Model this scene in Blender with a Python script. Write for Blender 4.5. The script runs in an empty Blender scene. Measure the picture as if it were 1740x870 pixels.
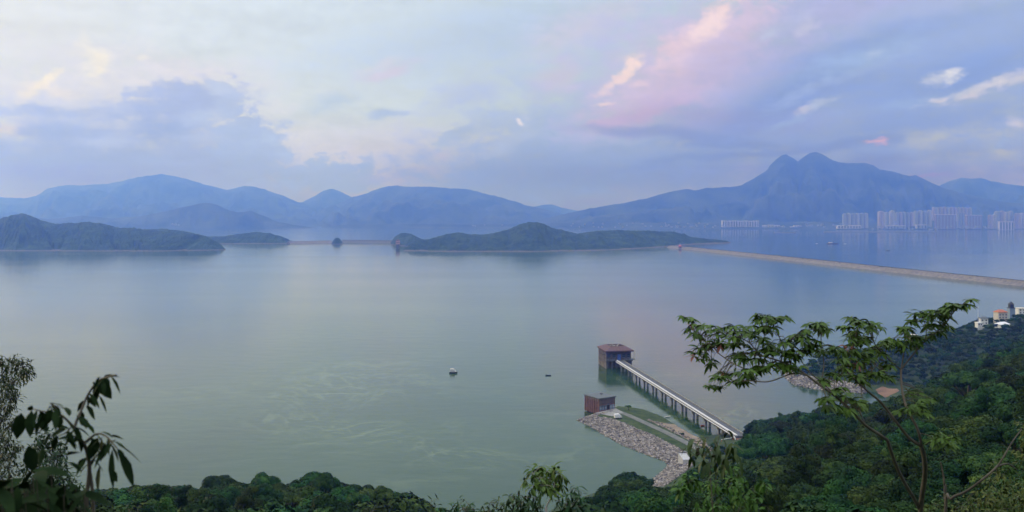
import bpy, bmesh, math, random
import numpy as np
from mathutils import Vector, noise as mnoise, Matrix

random.seed(7)
RNG = np.random.default_rng(11)
R = math.radians
SC = bpy.context.scene
COL = SC.collection

# ------------------------------------------------------------------ camera
CAMH = 120.0            # eye height above the reservoir, metres
FPX, CX, HZ = 1507.0, 870.0, 362.0   # survey constants of the view (focal, centre, horizon)
cam = bpy.data.cameras.new('camera')
cam.sensor_width = 36.0
cam.lens = 36.0 * FPX / 1740.0
cam.shift_y = -(435.0 - HZ) / 1740.0
cam.clip_start = 0.1
cam.clip_end = 60000.0
cam.dof.use_dof = True
cam.dof.focus_distance = 250.0
cam.dof.aperture_fstop = 4.0
camo = bpy.data.objects.new('camera', cam)
camo.location = (0, 0, CAMH)
camo.rotation_euler = (R(90), 0, 0)
COL.objects.link(camo)
SC.camera = camo

# ------------------------------------------------------------------ exposure and renderer
SC.view_settings.view_transform = 'Standard'
SC.view_settings.look = 'None'
SC.view_settings.exposure = 0.22
SC.view_settings.gamma = 1.0
SC.view_settings.use_curve_mapping = False
SC.render.engine = 'CYCLES'
SC.cycles.use_denoising = True
SC.cycles.max_bounces = 6
SC.cycles.transparent_max_bounces = 8
SC.cycles.volume_bounces = 1
SC.cycles.sample_clamp_indirect = 4.0

SUN_AZ, SUN_EL = R(-62), R(9)     # low evening light from the left


def lin(r, g, b, a=1.0):
    f = lambda c: (c / 255 / 12.92) if c / 255 <= 0.04045 else ((c / 255 + 0.055) / 1.055) ** 2.4
    return (f(r), f(g), f(b), a)


# ------------------------------------------------------------------ sky
ZENITH = 2.9      # gain added to the unseen overhead sky to brighten ground and haze
world = bpy.data.worlds.new('World')
SC.world = world
world.use_nodes = True
wt = world.node_tree
wt.nodes.clear()


def W(kind, **kw):
    n = wt.nodes.new(kind)
    for k, v in kw.items():
        setattr(n, k, v)
    return n


def wl(a, b):
    wt.links.new(a, b)


def wmath(op, a, b=None, c=None, clamp=False):
    n = W('ShaderNodeMath', operation=op, use_clamp=clamp)
    for i, v in enumerate((a, b, c)):
        if v is None:
            continue
        if hasattr(v, 'is_linked'):
            wl(v, n.inputs[i])
        else:
            n.inputs[i].default_value = v
    return n.outputs[0]


def sky_dir(px, py):
    az = math.atan2(px - CX, FPX)
    el = math.atan2((HZ - py), math.hypot(FPX, px - CX))
    return az, el


wo = W('ShaderNodeOutputWorld')
tc = W('ShaderNodeTexCoord')
sep = W('ShaderNodeSeparateXYZ')
wl(tc.outputs['Generated'], sep.inputs[0])
az = wmath('ARCTAN2', sep.outputs[0], sep.outputs[1])
el = wmath('ARCSINE', sep.outputs[2])
comb = W('ShaderNodeCombineXYZ')
wl(az, comb.inputs[0])
wl(el, comb.inputs[1])
# domain warp so that cloud edges billow
stretch = W('ShaderNodeMapping')
stretch.inputs['Scale'].default_value = (1.0, 1.7, 1.0)
wl(comb.outputs[0], stretch.inputs[0])


def fbm(scale, detail, rough, dist=0.0, offs=0.0):
    n = W('ShaderNodeTexNoise')
    n.inputs['Scale'].default_value = scale
    n.inputs['Detail'].default_value = detail
    n.inputs['Roughness'].default_value = rough
    n.inputs['Distortion'].default_value = dist
    if offs:
        m = W('ShaderNodeMapping')
        m.inputs['Location'].default_value = (offs, offs * .7, 0)
        wl(stretch.outputs[0], m.inputs[0])
        wl(m.outputs[0], n.inputs['Vector'])
    else:
        wl(stretch.outputs[0], n.inputs['Vector'])
    return n


nw1 = fbm(7.0, 3, .5)
nw2 = fbm(26.0, 6, .6, 0.0, 3.1)
sub = W('ShaderNodeVectorMath', operation='SUBTRACT')
wl(nw1.outputs['Color'], sub.inputs[0])
sub.inputs[1].default_value = (.5, .5, .5)
sub2 = W('ShaderNodeVectorMath', operation='SUBTRACT')
wl(nw2.outputs['Color'], sub2.inputs[0])
sub2.inputs[1].default_value = (.5, .5, .5)
wa = W('ShaderNodeVectorMath', operation='MULTIPLY_ADD')
wl(sub.outputs[0], wa.inputs[0])
wa.inputs[1].default_value = (.045, .03, 0)
wl(comb.outputs[0], wa.inputs[2])
wb = W('ShaderNodeVectorMath', operation='MULTIPLY_ADD')
wl(sub2.outputs[0], wb.inputs[0])
wb.inputs[1].default_value = (.026, .018, 0)
wl(wa.outputs[0], wb.inputs[2])
P_WARP = wb.outputs[0]
fine = wmath('SUBTRACT', fbm(18.0, 9, .62, .3, 7.7).outputs['Fac'], .5)
fine2 = wmath('SUBTRACT', fbm(55.0, 7, .62, .2, 4.4).outputs['Fac'], .5)
wisp = W('ShaderNodeTexNoise')
wm_ = W('ShaderNodeMapping')
wm_.inputs['Rotation'].default_value = (0, 0, R(-14))
wm_.inputs['Scale'].default_value = (1.0, 4.5, 1.0)
wl(comb.outputs[0], wm_.inputs[0])
wl(wm_.outputs[0], wisp.inputs['Vector'])
wisp.inputs['Scale'].default_value = 9.0
wisp.inputs['Detail'].default_value = 8
wisp.inputs['Roughness'].default_value = .6
wispf = wmath('SUBTRACT', wisp.outputs['Fac'], .5)

# clear evening sky: Nishita plus a pale veil of thin high cloud
nish = W('ShaderNodeTexSky', sky_type='NISHITA')
nish.sun_disc = False
nish.sun_elevation = SUN_EL
nish.sun_rotation = SUN_AZ
nish.air_density = 1.0
nish.dust_density = 1.5
nish.ozone_density = 1.5
nsc = W('ShaderNodeVectorMath', operation='SCALE')
wl(nish.outputs[0], nsc.inputs[0])
nsc.inputs['Scale'].default_value = 0.10
ramp = W('ShaderNodeValToRGB')
els = W('ShaderNodeMapRange')
wl(el, els.inputs['Value'])
els.inputs['From Min'].default_value = -0.2
els.inputs['From Max'].default_value = 1.4
wl(els.outputs[0], ramp.inputs[0])
rr = ramp.color_ramp
rr.elements[0].position = 0.0
rr.elements[0].color = lin(190, 200, 228)
rr.elements[1].position = 1.0
rr.elements[1].color = lin(246, 248, 255)
for p_, c_ in ((.125, (172, 188, 220)), (.145, (196, 206, 226)), (.165, (212, 217, 227)), (.20, (211, 224, 231)), (.26, (202, 220, 234)), (.33, (212, 228, 244)), (.45, (240, 244, 252))):
    e_ = rr.elements.new(p_)
    e_.color = lin(*c_)
mixb = W('ShaderNodeMix', data_type='RGBA')
mixb.inputs[0].default_value = 0.86
wl(nsc.outputs[0], mixb.inputs[6])
wl(ramp.outputs[0], mixb.inputs[7])
cur = mixb.outputs[2]

# px, py, rx, ry, tilt, colour, opacity, softness(0 hard..1 soft), edge noise, wispiness
CLOUDS = [
    (40, 30, 560, 230, 0, (234, 234, 228), .9, 1.0, .3, .0),
    (560, 40, 420, 130, 0, (214, 226, 233), .7, 1.0, .4, .3),
    (640, 275, 260, 60, 0, (212, 210, 224), .7, 1.0, .5, .3),
    (880, 60, 330, 60, 10, (186, 204, 228), .7, 1.0, .9, 1.2),
    (1000, 40, 110, 38, 22, (214, 208, 224), .7, 1.0, .7, .8),
    (655, 124, 55, 11, 20, (212, 206, 222), .8, .9, .8, .5),
    (790, 160, 80, 30, 18, (190, 202, 226), .8, .9, .9, .8),
    (560, 180, 44, 15, 15, (188, 206, 226), .7, .9, .9, .8),
    (640, 110, 40, 8, 20, (222, 216, 226), .5, 1.0, .8, .5),
    (652, 199, 34, 11, 4, (176, 195, 223), .85, .8, .9, .3),
    (465, 210, 30, 10, 0, (196, 210, 226), .7, .8, .9, .6),
    # left cumulus bank, lit from behind its upper left edge
    (215, 165, 240, 92, -8, (222, 220, 224), .8, .7, 1.0, .2),
    (330, 130, 70, 26, -14, (226, 222, 226), .6, .8, 1.0, .0),
    (158, 92, 22, 36, 20, (240, 235, 222), .8, .9, 1.0, .0),
    (172, 108, 12, 22, 10, (244, 236, 218), .8, .8, .9, .0),
    (250, 96, 12, 6, 0, (240, 236, 226), .6, .9, .9, .0),
    (70, 138, 40, 9, 38, (250, 238, 214), .8, .8, .9, .0),
    (38, 168, 16, 36, -12, (244, 234, 218), .85, .9, 1.0, .0),
    (30, 212, 34, 14, 10, (240, 220, 212), .7, .9, .9, .0),
    (105, 146, 40, 8, -12, (244, 234, 222), .6, .9, .9, .0),
    (270, 150, 36, 6, -10, (238, 230, 226), .6, .9, .9, .0),
    (150, 205, 190, 40, 0, (198, 206, 226), .8, .9, .8, .6),
    (330, 178, 100, 34, 6, (172, 188, 222), .9, .6, 1.0, .3),
    (390, 180, 26, 34, 0, (186, 200, 226), .9, .4, 1.0, .0),
    (110, 186, 80, 12, -4, (180, 194, 222), .8, .8, .9, .7),
    (70, 180, 30, 8, -4, (178, 192, 222), .6, .9, .9, .5),
    (285, 222, 62, 28, 0, (158, 178, 216), .9, .9, .8, .2),
    (110, 222, 60, 12, 0, (168, 184, 216), .8, .9, .8, .5),
    (210, 262, 70, 8, 0, (164, 182, 216), .7, .9, .8, .4),
    (290, 300, 280, 80, -8, (174, 190, 221), .95, .5, .7, .2),
    (425, 252, 76, 52, -24, (178, 195, 224), .95, .22, .9, .0),
    (60, 295, 300, 62, 0, (168, 183, 215), .9, .9, .5, .3),
    (575, 302, 96, 34, 0, (176, 194, 223), .95, .22, 1.0, .0),
    (545, 275, 22, 12, 0, (178, 196, 224), .9, .3, 1.0, .0),
    (300, 158, 60, 14, 8, (180, 194, 224), .8, .7, 1.0, .2),
    (240, 190, 60, 18, 0, (178, 192, 222), .7, .8, 1.0, .4),
    (355, 205, 60, 14, 0, (190, 203, 226), .7, .8, 1.0, .4),
    (180, 238, 50, 9, 0, (192, 203, 226), .7, .9, 1.0, .5),
    (345, 238, 50, 8, 0, (188, 201, 226), .6, .9, 1.0, .5),
    (460, 238, 16, 10, -30, (184, 200, 225), .8, .35, 1.0, .0),
    (485, 262, 14, 9, -40, (182, 198, 225), .8, .35, 1.0, .0),
    (380, 156, 22, 14, 0, (196, 207, 227), .8, .4, 1.0, .0),
    (628, 280, 20, 18, 0, (176, 194, 223), .9, .3, 1.0, .0),
    (700, 300, 70, 16, 0, (206, 200, 222), .7, 1.0, .7, .3),
    (745, 268, 14, 9, 0, (206, 200, 222), .6, 1.0, .7, .3),
    # right hand lavender mass
    (1340, 190, 520, 180, 10, (160, 180, 221), .95, .8, .7, .5),
    (975, 245, 240, 78, 14, (174, 192, 222), .9, .6, 1.0, .4),
    (830, 215, 70, 20, 22, (180, 196, 222), .7, .7, 1.0, .5),
    (900, 305, 240, 56, 0, (161, 182, 218), .9, .9, .5, .5),
    (1660, 70, 360, 150, 0, (162, 182, 222), .9, .9, .7, .6),
    (1420, 14, 240, 46, 6, (182, 186, 222), .8, 1.0, .7, .6),
    (1560, 30, 150, 22, 10, (178, 192, 224), .6, 1.0, .9, .9),
    (945, 130, 44, 30, 34, (206, 200, 222), .7, .9, .8, .5),
    (1215, 80, 128, 54, 40, (214, 200, 222), .95, .6, .9, .1),
    (1130, 110, 150, 78, 36, (214, 200, 222), .70, 1.0, .9, .2),
    (1090, 165, 120, 42, 24, (214, 198, 221), .65, 1.0, .9, .2),
    (1170, 66, 70, 26, 40, (228, 208, 222), .9, .6, .9, .0),
    (1212, 28, 46, 20, 46, (242, 220, 222), .95, .7, .9, .0),
    (1120, 96, 24, 10, 50, (226, 208, 222), .7, .8, .9, .0),
    (1230, 118, 50, 18, 30, (214, 196, 218), .7, 1.0, .8, .2),
    (1062, 116, 38, 12, 52, (246, 224, 220), .95, .7, .9, .0),
    (1040, 140, 26, 9, 30, (240, 218, 220), .8, .8, .9, .0),
    (1080, 140, 16, 6, 6, (232, 212, 222), .7, .9, .9, .0),
    (1020, 172, 18, 4, 10, (238, 218, 222), .7, .9, .9, .0),
    (1255, 125, 150, 60, 22, (186, 186, 221), .75, .9, .8, .3),
    (1110, 180, 90, 18, 18, (206, 190, 218), .85, .9, .8, .3),
    (1060, 203, 62, 13, 14, (204, 188, 218), .8, .9, .8, .3),
    (1130, 160, 40, 8, 30, (208, 194, 220), .6, 1.0, .8, .3),
    (1220, 200, 180, 28, -2, (172, 174, 216), .7, 1.0, .8, .5),
    (1180, 236, 170, 11, -5, (146, 163, 211), .75, .9, .7, .6),
    (1080, 223, 90, 8, -1, (152, 168, 213), .6, .9, .7, .6),
    (1250, 246, 120, 6, 0, (144, 164, 210), .7, .9, .7, .6),
    (1345, 165, 180, 44, 26, (143, 166, 217), .85, 1.0, .8, .6),
    (1640, 128, 170, 34, 8, (142, 168, 220), .8, 1.0, .8, .7),
    (1540, 215, 200, 24, 4, (146, 170, 218), .7, 1.0, .8, .9),
    (1250, 285, 460, 42, 0, (150, 173, 216), .7, 1.0, .6, .8),
    (1330, 256, 220, 7, 5, (142, 164, 212), .7, .9, .7, .9),
    (1500, 300, 300, 26, 0, (152, 172, 216), .6, 1.0, .7, .9),
    (1500, 70, 160, 14, 10, (150, 172, 218), .6, .9, 1.0, .9),
    (1420, 140, 110, 9, 22, (168, 188, 226), .6, .9, 1.0, .8),
    (1560, 175, 130, 9, 8, (160, 184, 224), .6, .9, 1.0, .8),
    (1480, 268, 180, 9, 3, (142, 164, 212), .6, .9, 1.0, .9),
    (1640, 250, 110, 8, 6, (164, 184, 222), .6, .9, 1.0, .8),
    (1010, 262, 120, 8, 6, (160, 180, 216), .6, .9, 1.0, .8),
    (860, 248, 50, 12, 20, (186, 200, 224), .6, .9, 1.0, .6),
    (770, 238, 34, 12, 25, (178, 195, 222), .8, .5, 1.0, .2),
    (1450, 106, 90, 20, 15, (168, 192, 226), .6, 1.0, .9, .8),
    (1600, 134, 30, 9, 8, (216, 220, 231), .75, .9, 1.0, .2),
    (1618, 130, 14, 6, 20, (226, 226, 232), .7, .9, 1.0, .2),
    (1655, 158, 60, 8, 10, (208, 212, 226), .75, 1.0, 1.2, .5),
    (1690, 152, 50, 9, 16, (212, 212, 226), .75, 1.0, 1.2, .5),
    (1728, 138, 34, 12, 24, (220, 218, 228), .8, 1.0, 1.2, .4),
    (1656, 166, 12, 6, 0, (224, 218, 228), .7, .9, 1.0, .1),
    (1598, 170, 12, 3, 0, (222, 216, 226), .7, .9, 1.0, .1),
    (1378, 185, 20, 7, 12, (208, 206, 224), .8, .9, 1.0, .3),
    (1402, 178, 26, 7, 18, (186, 200, 226), .8, .9, 1.0, .3),
    (1340, 205, 60, 7, 18, (162, 184, 222), .7, .9, .8, .5),
    (1304, 52, 14, 7, 10, (212, 216, 230), .8, .9, 1.0, .2),
    (1360, 46, 18, 12, 20, (202, 204, 226), .7, .9, 1.0, .2),
    (1320, 44, 50, 14, 16, (184, 194, 224), .7, 1.0, .9, .3),
    (1478, 96, 12, 8, 20, (186, 202, 228), .6, 1.0, .9, .2),
    (1497, 242, 14, 4, 4, (228, 188, 206), .75, .8, .8, .1),
    (1480, 243, 10, 3, 0, (214, 186, 212), .7, .9, .8, .1),
    (1580, 296, 34, 3, 4, (172, 172, 214), .6, .9, .8, .3),
    (1700, 245, 20, 5, 50, (166, 188, 224), .7, .9, .9, .3),
    (1736, 212, 8, 9, 0, (210, 210, 228), .8, .9, .9, .2),
    (883, 208, 6, 6, 0, (232, 226, 230), .9, .9, .6, .0),
    (900, 200, 10, 8, 40, (196, 206, 226), .6, 1.0, .8, .0),
]
for li_, (px, py, rx, ry, rot, colr, op, soft, nz, wz) in enumerate(CLOUDS):
    if li_ % 10 == 9:            # keeps the evaluation sequential (shader stack limit)
        sq_ = W('ShaderNodeVectorMath', operation='MULTIPLY_ADD')
        wl(cur, sq_.inputs[0])
        sq_.inputs[1].default_value = (1e-9, 1e-9, 1e-9)
        wl(P_WARP, sq_.inputs[2])
        P_WARP = sq_.outputs[0]
    a_, e_ = sky_dir(px, py)
    mp = W('ShaderNodeMapping', vector_type='TEXTURE')
    mp.inputs['Location'].default_value = (a_, e_, 0)
    mp.inputs['Rotation'].default_value = (0, 0, R(rot))
    mp.inputs['Scale'].default_value = (rx / FPX, ry / FPX, 1)
    wl(P_WARP, mp.inputs[0])
    ln = W('ShaderNodeVectorMath', operation='LENGTH')
    wl(mp.outputs[0], ln.inputs[0])
    d_ = wmath('MULTIPLY_ADD', fine if rx > 130 else fine2, -nz * 2.3, ln.outputs['Value'])
    if rx > 130:
        d_ = wmath('MULTIPLY_ADD', fine2, -nz * .9, d_)
    if wz:
        d_ = wmath('MULTIPLY_ADD', wispf, -wz * 1.5, d_)
    mr = W('ShaderNodeMapRange', interpolation_type='SMOOTHSTEP')
    wl(d_, mr.inputs['Value'])
    mr.inputs['From Min'].default_value = 1.06 + 0.5 * soft
    mr.inputs['From Max'].default_value = 1.0 - (0.12 + 0.88 * soft)
    mr.inputs['To Min'].default_value = 0.0
    mr.inputs['To Max'].default_value = op
    mx = W('ShaderNodeMix', data_type='RGBA')
    wl(mr.outputs[0], mx.inputs[0])
    wl(cur, mx.inputs[6])
    mx.inputs[7].default_value = lin(*colr)
    cur = mx.outputs[2]
# the sky is seen through the haze: undo what that air takes away and adds (per channel)
BETA = (1.84e-5, 3.92e-5, 1.6e-4)
LINF = (.94, .88, .80)
slant = wmath('DIVIDE', 640.0, wmath('MAXIMUM', wmath('SINE', el), .02))
slant = wmath('MINIMUM', slant, wmath('DIVIDE', 12300.0, wmath('MAXIMUM', wmath('COSINE', az), .55)))
bil = wmath('ADD', wmath('MULTIPLY', fine, .20), wmath('MULTIPLY', wispf, .26))
bil = wmath('ADD', bil, wmath('MULTIPLY', fine2, .14))
seen_ = W('ShaderNodeVectorMath', operation='SCALE')
wl(cur, seen_.inputs[0])
wl(wmath('ADD', bil, 1.0), seen_.inputs['Scale'])
sepc = W('ShaderNodeSeparateXYZ')
wl(seen_.outputs[0], sepc.inputs[0])
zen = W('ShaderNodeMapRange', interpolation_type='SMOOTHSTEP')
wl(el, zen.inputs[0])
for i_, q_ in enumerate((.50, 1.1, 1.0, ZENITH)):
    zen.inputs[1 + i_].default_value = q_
fin = W('ShaderNodeCombineXYZ')
for c_ in range(3):
    T_ = wmath('POWER', 2.71828, wmath('MULTIPLY', slant, -BETA[c_]))
    A_ = wmath('MULTIPLY', wmath('SUBTRACT', 1.0, T_), LINF[c_])
    S_ = wmath('DIVIDE', wmath('SUBTRACT', sepc.outputs[c_], A_), T_)
    S_ = wmath('MINIMUM', wmath('MAXIMUM', S_, .03), 1.6)
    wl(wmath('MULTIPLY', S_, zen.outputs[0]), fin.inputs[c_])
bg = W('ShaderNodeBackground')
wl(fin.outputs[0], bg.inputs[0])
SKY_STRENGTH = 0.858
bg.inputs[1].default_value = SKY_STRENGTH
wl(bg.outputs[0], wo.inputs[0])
world.cycles.sampling_method = 'MANUAL'
world.cycles.sample_map_resolution = 1024

# ------------------------------------------------------------------ sun (low, veiled)
sun = bpy.data.lights.new('sun', 'SUN')
sun.energy = 1.5
sun.angle = R(12)
sun.color = (1.0, .88, .80)
suno = bpy.data.objects.new('sun', sun)
COL.objects.link(suno)
sd = Vector((math.sin(SUN_AZ) * math.cos(SUN_EL), math.cos(SUN_AZ) * math.cos(SUN_EL), math.sin(SUN_EL)))
suno.rotation_euler = sd.to_track_quat('Z', 'Y').to_euler()

# ------------------------------------------------------------------ helpers
_rs = lambda: random.random()


def at(px, d, z=None, py=None):
    """point seen at column px at depth d, at height z (or at row py)"""
    if z is None:
        z = CAMH - (py - HZ) / FPX * d
    return Vector(((px - CX) / FPX * d, d, z))


def onz(px, py, z=0.0):
    """point of the level plane z seen at (px, py)"""
    return at(px, (CAMH - z) * FPX / (py - HZ), z)


class MB:
    def __init__(self):
        self.v, self.f = [], []

    def add(self, vs, fs):
        o = len(self.v)
        self.v += [tuple(p) for p in vs]
        self.f += [tuple(i + o for i in f) for f in fs]
        return self

    def box(self, c, s, yaw=0.0, taper=1.0):
        """axis box: c = centre of its bottom face, s = size"""
        x, y, z = s[0] / 2, s[1] / 2, s[2]
        cs, sn = math.cos(yaw), math.sin(yaw)
        vs = []
        for zz, k in ((0, 1.0), (z, taper)):
            for (a, b) in ((-x, -y), (x, -y), (x, y), (-x, y)):
                a, b = a * k, b * k
                vs.append((c[0] + a * cs - b * sn, c[1] + a * sn + b * cs, c[2] + zz))
        return self.add(vs, [(3, 2, 1, 0), (4, 5, 6, 7), (0, 1, 5, 4), (1, 2, 6, 5), (2, 3, 7, 6), (3, 0, 4, 7)])

    def tube(self, pts, rad, n=6, cap=True):
        pts = [Vector(p) for p in pts]
        k = len(pts)
        vs, fs = [], []
        up = Vector((0.13, 0.21, 0.97))
        for i, p in enumerate(pts):
            t = (pts[min(i + 1, k - 1)] - pts[max(i - 1, 0)])
            t = t.normalized() if t.length > 1e-9 else Vector((0, 0, 1))
            a = t.cross(up)
            a = a.normalized() if a.length > 1e-4 else t.cross(Vector((1, 0, 0))).normalized()
            b = t.cross(a)
            r = rad[i] if hasattr(rad, '__len__') else rad
            for j in range(n):
                q = 2 * math.pi * j / n
                vs.append(p + a * (math.cos(q) * r) + b * (math.sin(q) * r))
        for i in range(k - 1):
            for j in range(n):
                fs.append((i * n + j, i * n + (j + 1) % n, (i + 1) * n + (j + 1) % n, (i + 1) * n + j))
        if cap:
            fs.append(tuple(range(n))[::-1])
            fs.append(tuple((k - 1) * n + j for j in range(n)))
        return self.add(vs, fs)

    def mesh(self, name, smooth=False):
        me = bpy.data.meshes.new(name)
        me.from_pydata(self.v, [], self.f)
        if smooth:
            me.polygons.foreach_set('use_smooth', [True] * len(me.polygons))
        me.update()
        return me

    def build(self, name, mat, parent=None, smooth=False):
        return link(name, self.mesh(name, smooth), mat, parent)


def link(name, me, mat, parent=None):
    o = bpy.data.objects.new(name, me)
    if mat is not None and me is not None and len(me.materials) == 0:
        me.materials.append(mat)
    COL.objects.link(o)
    if parent is not None:
        o.parent = parent
    return o


def tag(o, label=None, cat=None, group=None, kind=None):
    if label:
        o['label'] = label
    if cat:
        o['category'] = cat
    if group:
        o['group'] = group
    if kind:
        o['kind'] = kind
    return o


def thing(name, loc, label, cat, group=None, yaw=0.0):
    o = bpy.data.objects.new(name, None)
    o.empty_display_size = 0.2
    o.location = loc
    o.rotation_euler = (0, 0, yaw)
    COL.objects.link(o)
    return tag(o, label, cat, group)


def copy_tree(o, parent=None):
    c = o.copy()
    COL.objects.link(c)
    c.parent = parent
    for ch in list(o.children):
        copy_tree(ch, c)
    return c


# ------------------------------------------------------------------ materials
MATS = {}


def nodes_of(name):
    m = bpy.data.materials.new(name)
    m.use_nodes = True
    t = m.node_tree
    return m, t, t.nodes['Principled BSDF']


def varied(name, c1, c2, scale=1.0, rough=.8, bump=0.0, bscale=None, detail=6, coords='Object', c3=None, spec=.3, per_object=0.0):
    """two or three colours broken up by noise, with optional bump"""
    m, t, b = nodes_of(name)
    N, L = t.nodes, t.links
    tcn = N.new('ShaderNodeTexCoord')
    n = N.new('ShaderNodeTexNoise')
    n.inputs['Scale'].default_value = scale
    n.inputs['Detail'].default_value = detail
    n.inputs['Roughness'].default_value = .6
    L.new(tcn.outputs[coords], n.inputs['Vector'])
    cr = N.new('ShaderNodeValToRGB')
    cr.color_ramp.elements[0].position = .32
    cr.color_ramp.elements[1].position = .68
    cr.color_ramp.elements[0].color = (*c1, 1)
    cr.color_ramp.elements[1].color = (*c2, 1)
    if c3:
        e = cr.color_ramp.elements.new(.5)
        e.color = (*c3, 1)
    L.new(n.outputs['Fac'], cr.inputs[0])
    out = cr.outputs[0]
    if per_object:
        oi = N.new('ShaderNodeObjectInfo')
        hs = N.new('ShaderNodeHueSaturation')
        mr = N.new('ShaderNodeMapRange')
        mr.inputs['To Min'].default_value = 1 - per_object
        mr.inputs['To Max'].default_value = 1 + per_object
        L.new(oi.outputs['Random'], mr.inputs[0])
        L.new(mr.outputs[0], hs.inputs['Value'])
        L.new(out, hs.inputs['Color'])
        out = hs.outputs[0]
    L.new(out, b.inputs['Base Color'])
    b.inputs['Roughness'].default_value = rough
    b.inputs['Specular IOR Level'].default_value = spec
    if bump:
        n2 = N.new('ShaderNodeTexNoise')
        n2.inputs['Scale'].default_value = bscale or scale * 3
        n2.inputs['Detail'].default_value = 5
        L.new(tcn.outputs[coords], n2.inputs['Vector'])
        bp = N.new('ShaderNodeBump')
        bp.inputs['Distance'].default_value = bump
        bp.inputs['Strength'].default_value = 1.0
        L.new(n2.outputs['Fac'], bp.inputs['Height'])
        L.new(bp.outputs[0], b.inputs['Normal'])
    MATS[name] = m
    return m
# ------------------------------------------------------------------ haze, water
HAZE_TOP, HAZE_END = 800.0, 12400.0
hz = MB()
hz.box((0, (HAZE_END - 400.0) / 2, -40.0), (21000.0, HAZE_END + 400.0, HAZE_TOP + 40.0))
m, t, b = nodes_of('haze')
t.nodes.remove(b)
pv = t.nodes.new('ShaderNodeVolumePrincipled')
pv.inputs['Color'].default_value = (.115, .245, 1.0, 1)
pv.inputs['Density'].default_value = 1.6e-4
pv.inputs['Absorption Color'].default_value = (1, 1, 1, 1)
pv.inputs['Anisotropy'].default_value = 0.5
t.links.new(pv.outputs[0], t.nodes['Material Output'].inputs['Volume'])
m.volume_intersection_method = 'FAST' if hasattr(m, 'volume_intersection_method') else None
haze = hz.build('haze', m)
tag(haze, kind='stuff', label='thin blue evening haze over the water and hills')


def water_mat(name, body, scum, rough, wave, streak):
    m, t, b = nodes_of(name)
    N, L = t.nodes, t.links
    geo = N.new('ShaderNodeNewGeometry')
    b.inputs['IOR'].default_value = 1.333
    b.inputs['Roughness'].default_value = rough
    b.inputs['Specular IOR Level'].default_value = .5

    def nz(sx, sy, scale, detail, dist=0.0, rot=0.0, rough=.55):
        mp = N.new('ShaderNodeMapping')
        mp.inputs['Scale'].default_value = (sx, sy, 1)
        mp.inputs['Rotation'].default_value = (0, 0, R(rot))
        L.new(geo.outputs['Position'], mp.inputs[0])
        n = N.new('ShaderNodeTexNoise')
        n.inputs['Scale'].default_value = scale
        n.inputs['Detail'].default_value = detail
        n.inputs['Distortion'].default_value = dist
        n.inputs['Roughness'].default_value = rough
        L.new(mp.outputs[0], n.inputs['Vector'])
        return n.outputs['Fac']

    def mrange(x, a, b_, c, d, smooth=True):
        n = N.new('ShaderNodeMapRange')
        if smooth:
            n.interpolation_type = 'SMOOTHSTEP'
        L.new(x, n.inputs[0])
        for i, q in enumerate((a, b_, c, d)):
            n.inputs[1 + i].default_value = q
        return n.outputs[0]

    def mth(op, a, b_):
        n = N.new('ShaderNodeMath')
        n.operation = op
        for i, q in enumerate((a, b_)):
            if hasattr(q, 'is_linked'):
                L.new(q, n.inputs[i])
            else:
                n.inputs[i].default_value = q
        return n.outputs[0]

    # drifting filaments of algae: iso-lines of a strongly warped noise, gathered in patches
    f1 = nz(1, 1, .012, 4, 2.6)
    line = mrange(mth('ABSOLUTE', mth('SUBTRACT', f1, .5), 0.0), 0.0, .03, 1.0, 0.0)
    f1b = nz(1, 1, .021, 4, 3.4, 31)
    line2 = mrange(mth('ABSOLUTE', mth('SUBTRACT', f1b, .48), 0.0), 0.0, .022, 1.0, 0.0)
    patch = mrange(nz(.6, 1.0, .006, 3, .6, 20), .46, .66, 0.0, 1.0)
    fac = mth('MULTIPLY', mth('MAXIMUM', line, line2), mth('MULTIPLY', patch, streak))
    mx = N.new('ShaderNodeMix')
    mx.data_type = 'RGBA'
    cr = N.new('ShaderNodeValToRGB')
    cr.color_ramp.elements[0].position = .3
    cr.color_ramp.elements[1].position = .7
    cr.color_ramp.elements[0].color = (*[c * .84 for c in body], 1)
    cr.color_ramp.elements[1].color = (*[c * 1.14 for c in body], 1)
    L.new(nz(1, 1, .0045, 4, .8), cr.inputs[0])
    L.new(fac, mx.inputs[0])
    L.new(cr.outputs[0], mx.inputs[6])
    mx.inputs[7].default_value = (*scum, 1)
    L.new(mx.outputs[2], b.inputs['Base Color'])
    # calm and breezy lanes: roughness differs
    lanes = nz(.35, 2.2, .0022, 5, .5, -6)
    L.new(mrange(lanes, .35, .68, rough * .85, rough * 1.25), b.inputs['Roughness'])
    bp = N.new('ShaderNodeBump')
    bp.inputs['Distance'].default_value = 1.0
    bp.inputs['Strength'].default_value = 1.0
    h1 = mth('MULTIPLY', nz(1, 1.6, .45, 3, .2, 12), wave)
    h2 = mth('MULTIPLY', nz(1, 2.0, .05, 2, .3, -9), wave * 5)
    L.new(mth('ADD', h1, h2), bp.inputs['Height'])
    L.new(bp.outputs[0], b.inputs['Normal'])
    return m


m_res = water_mat('reservoir_water', (.018, .047, .013), (.085, .12, .05), .10, .026, .85)
m_sea = water_mat('sea_water', (.016, .036, .060), (.03, .06, .09), .09, .026, 0.0)

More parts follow.
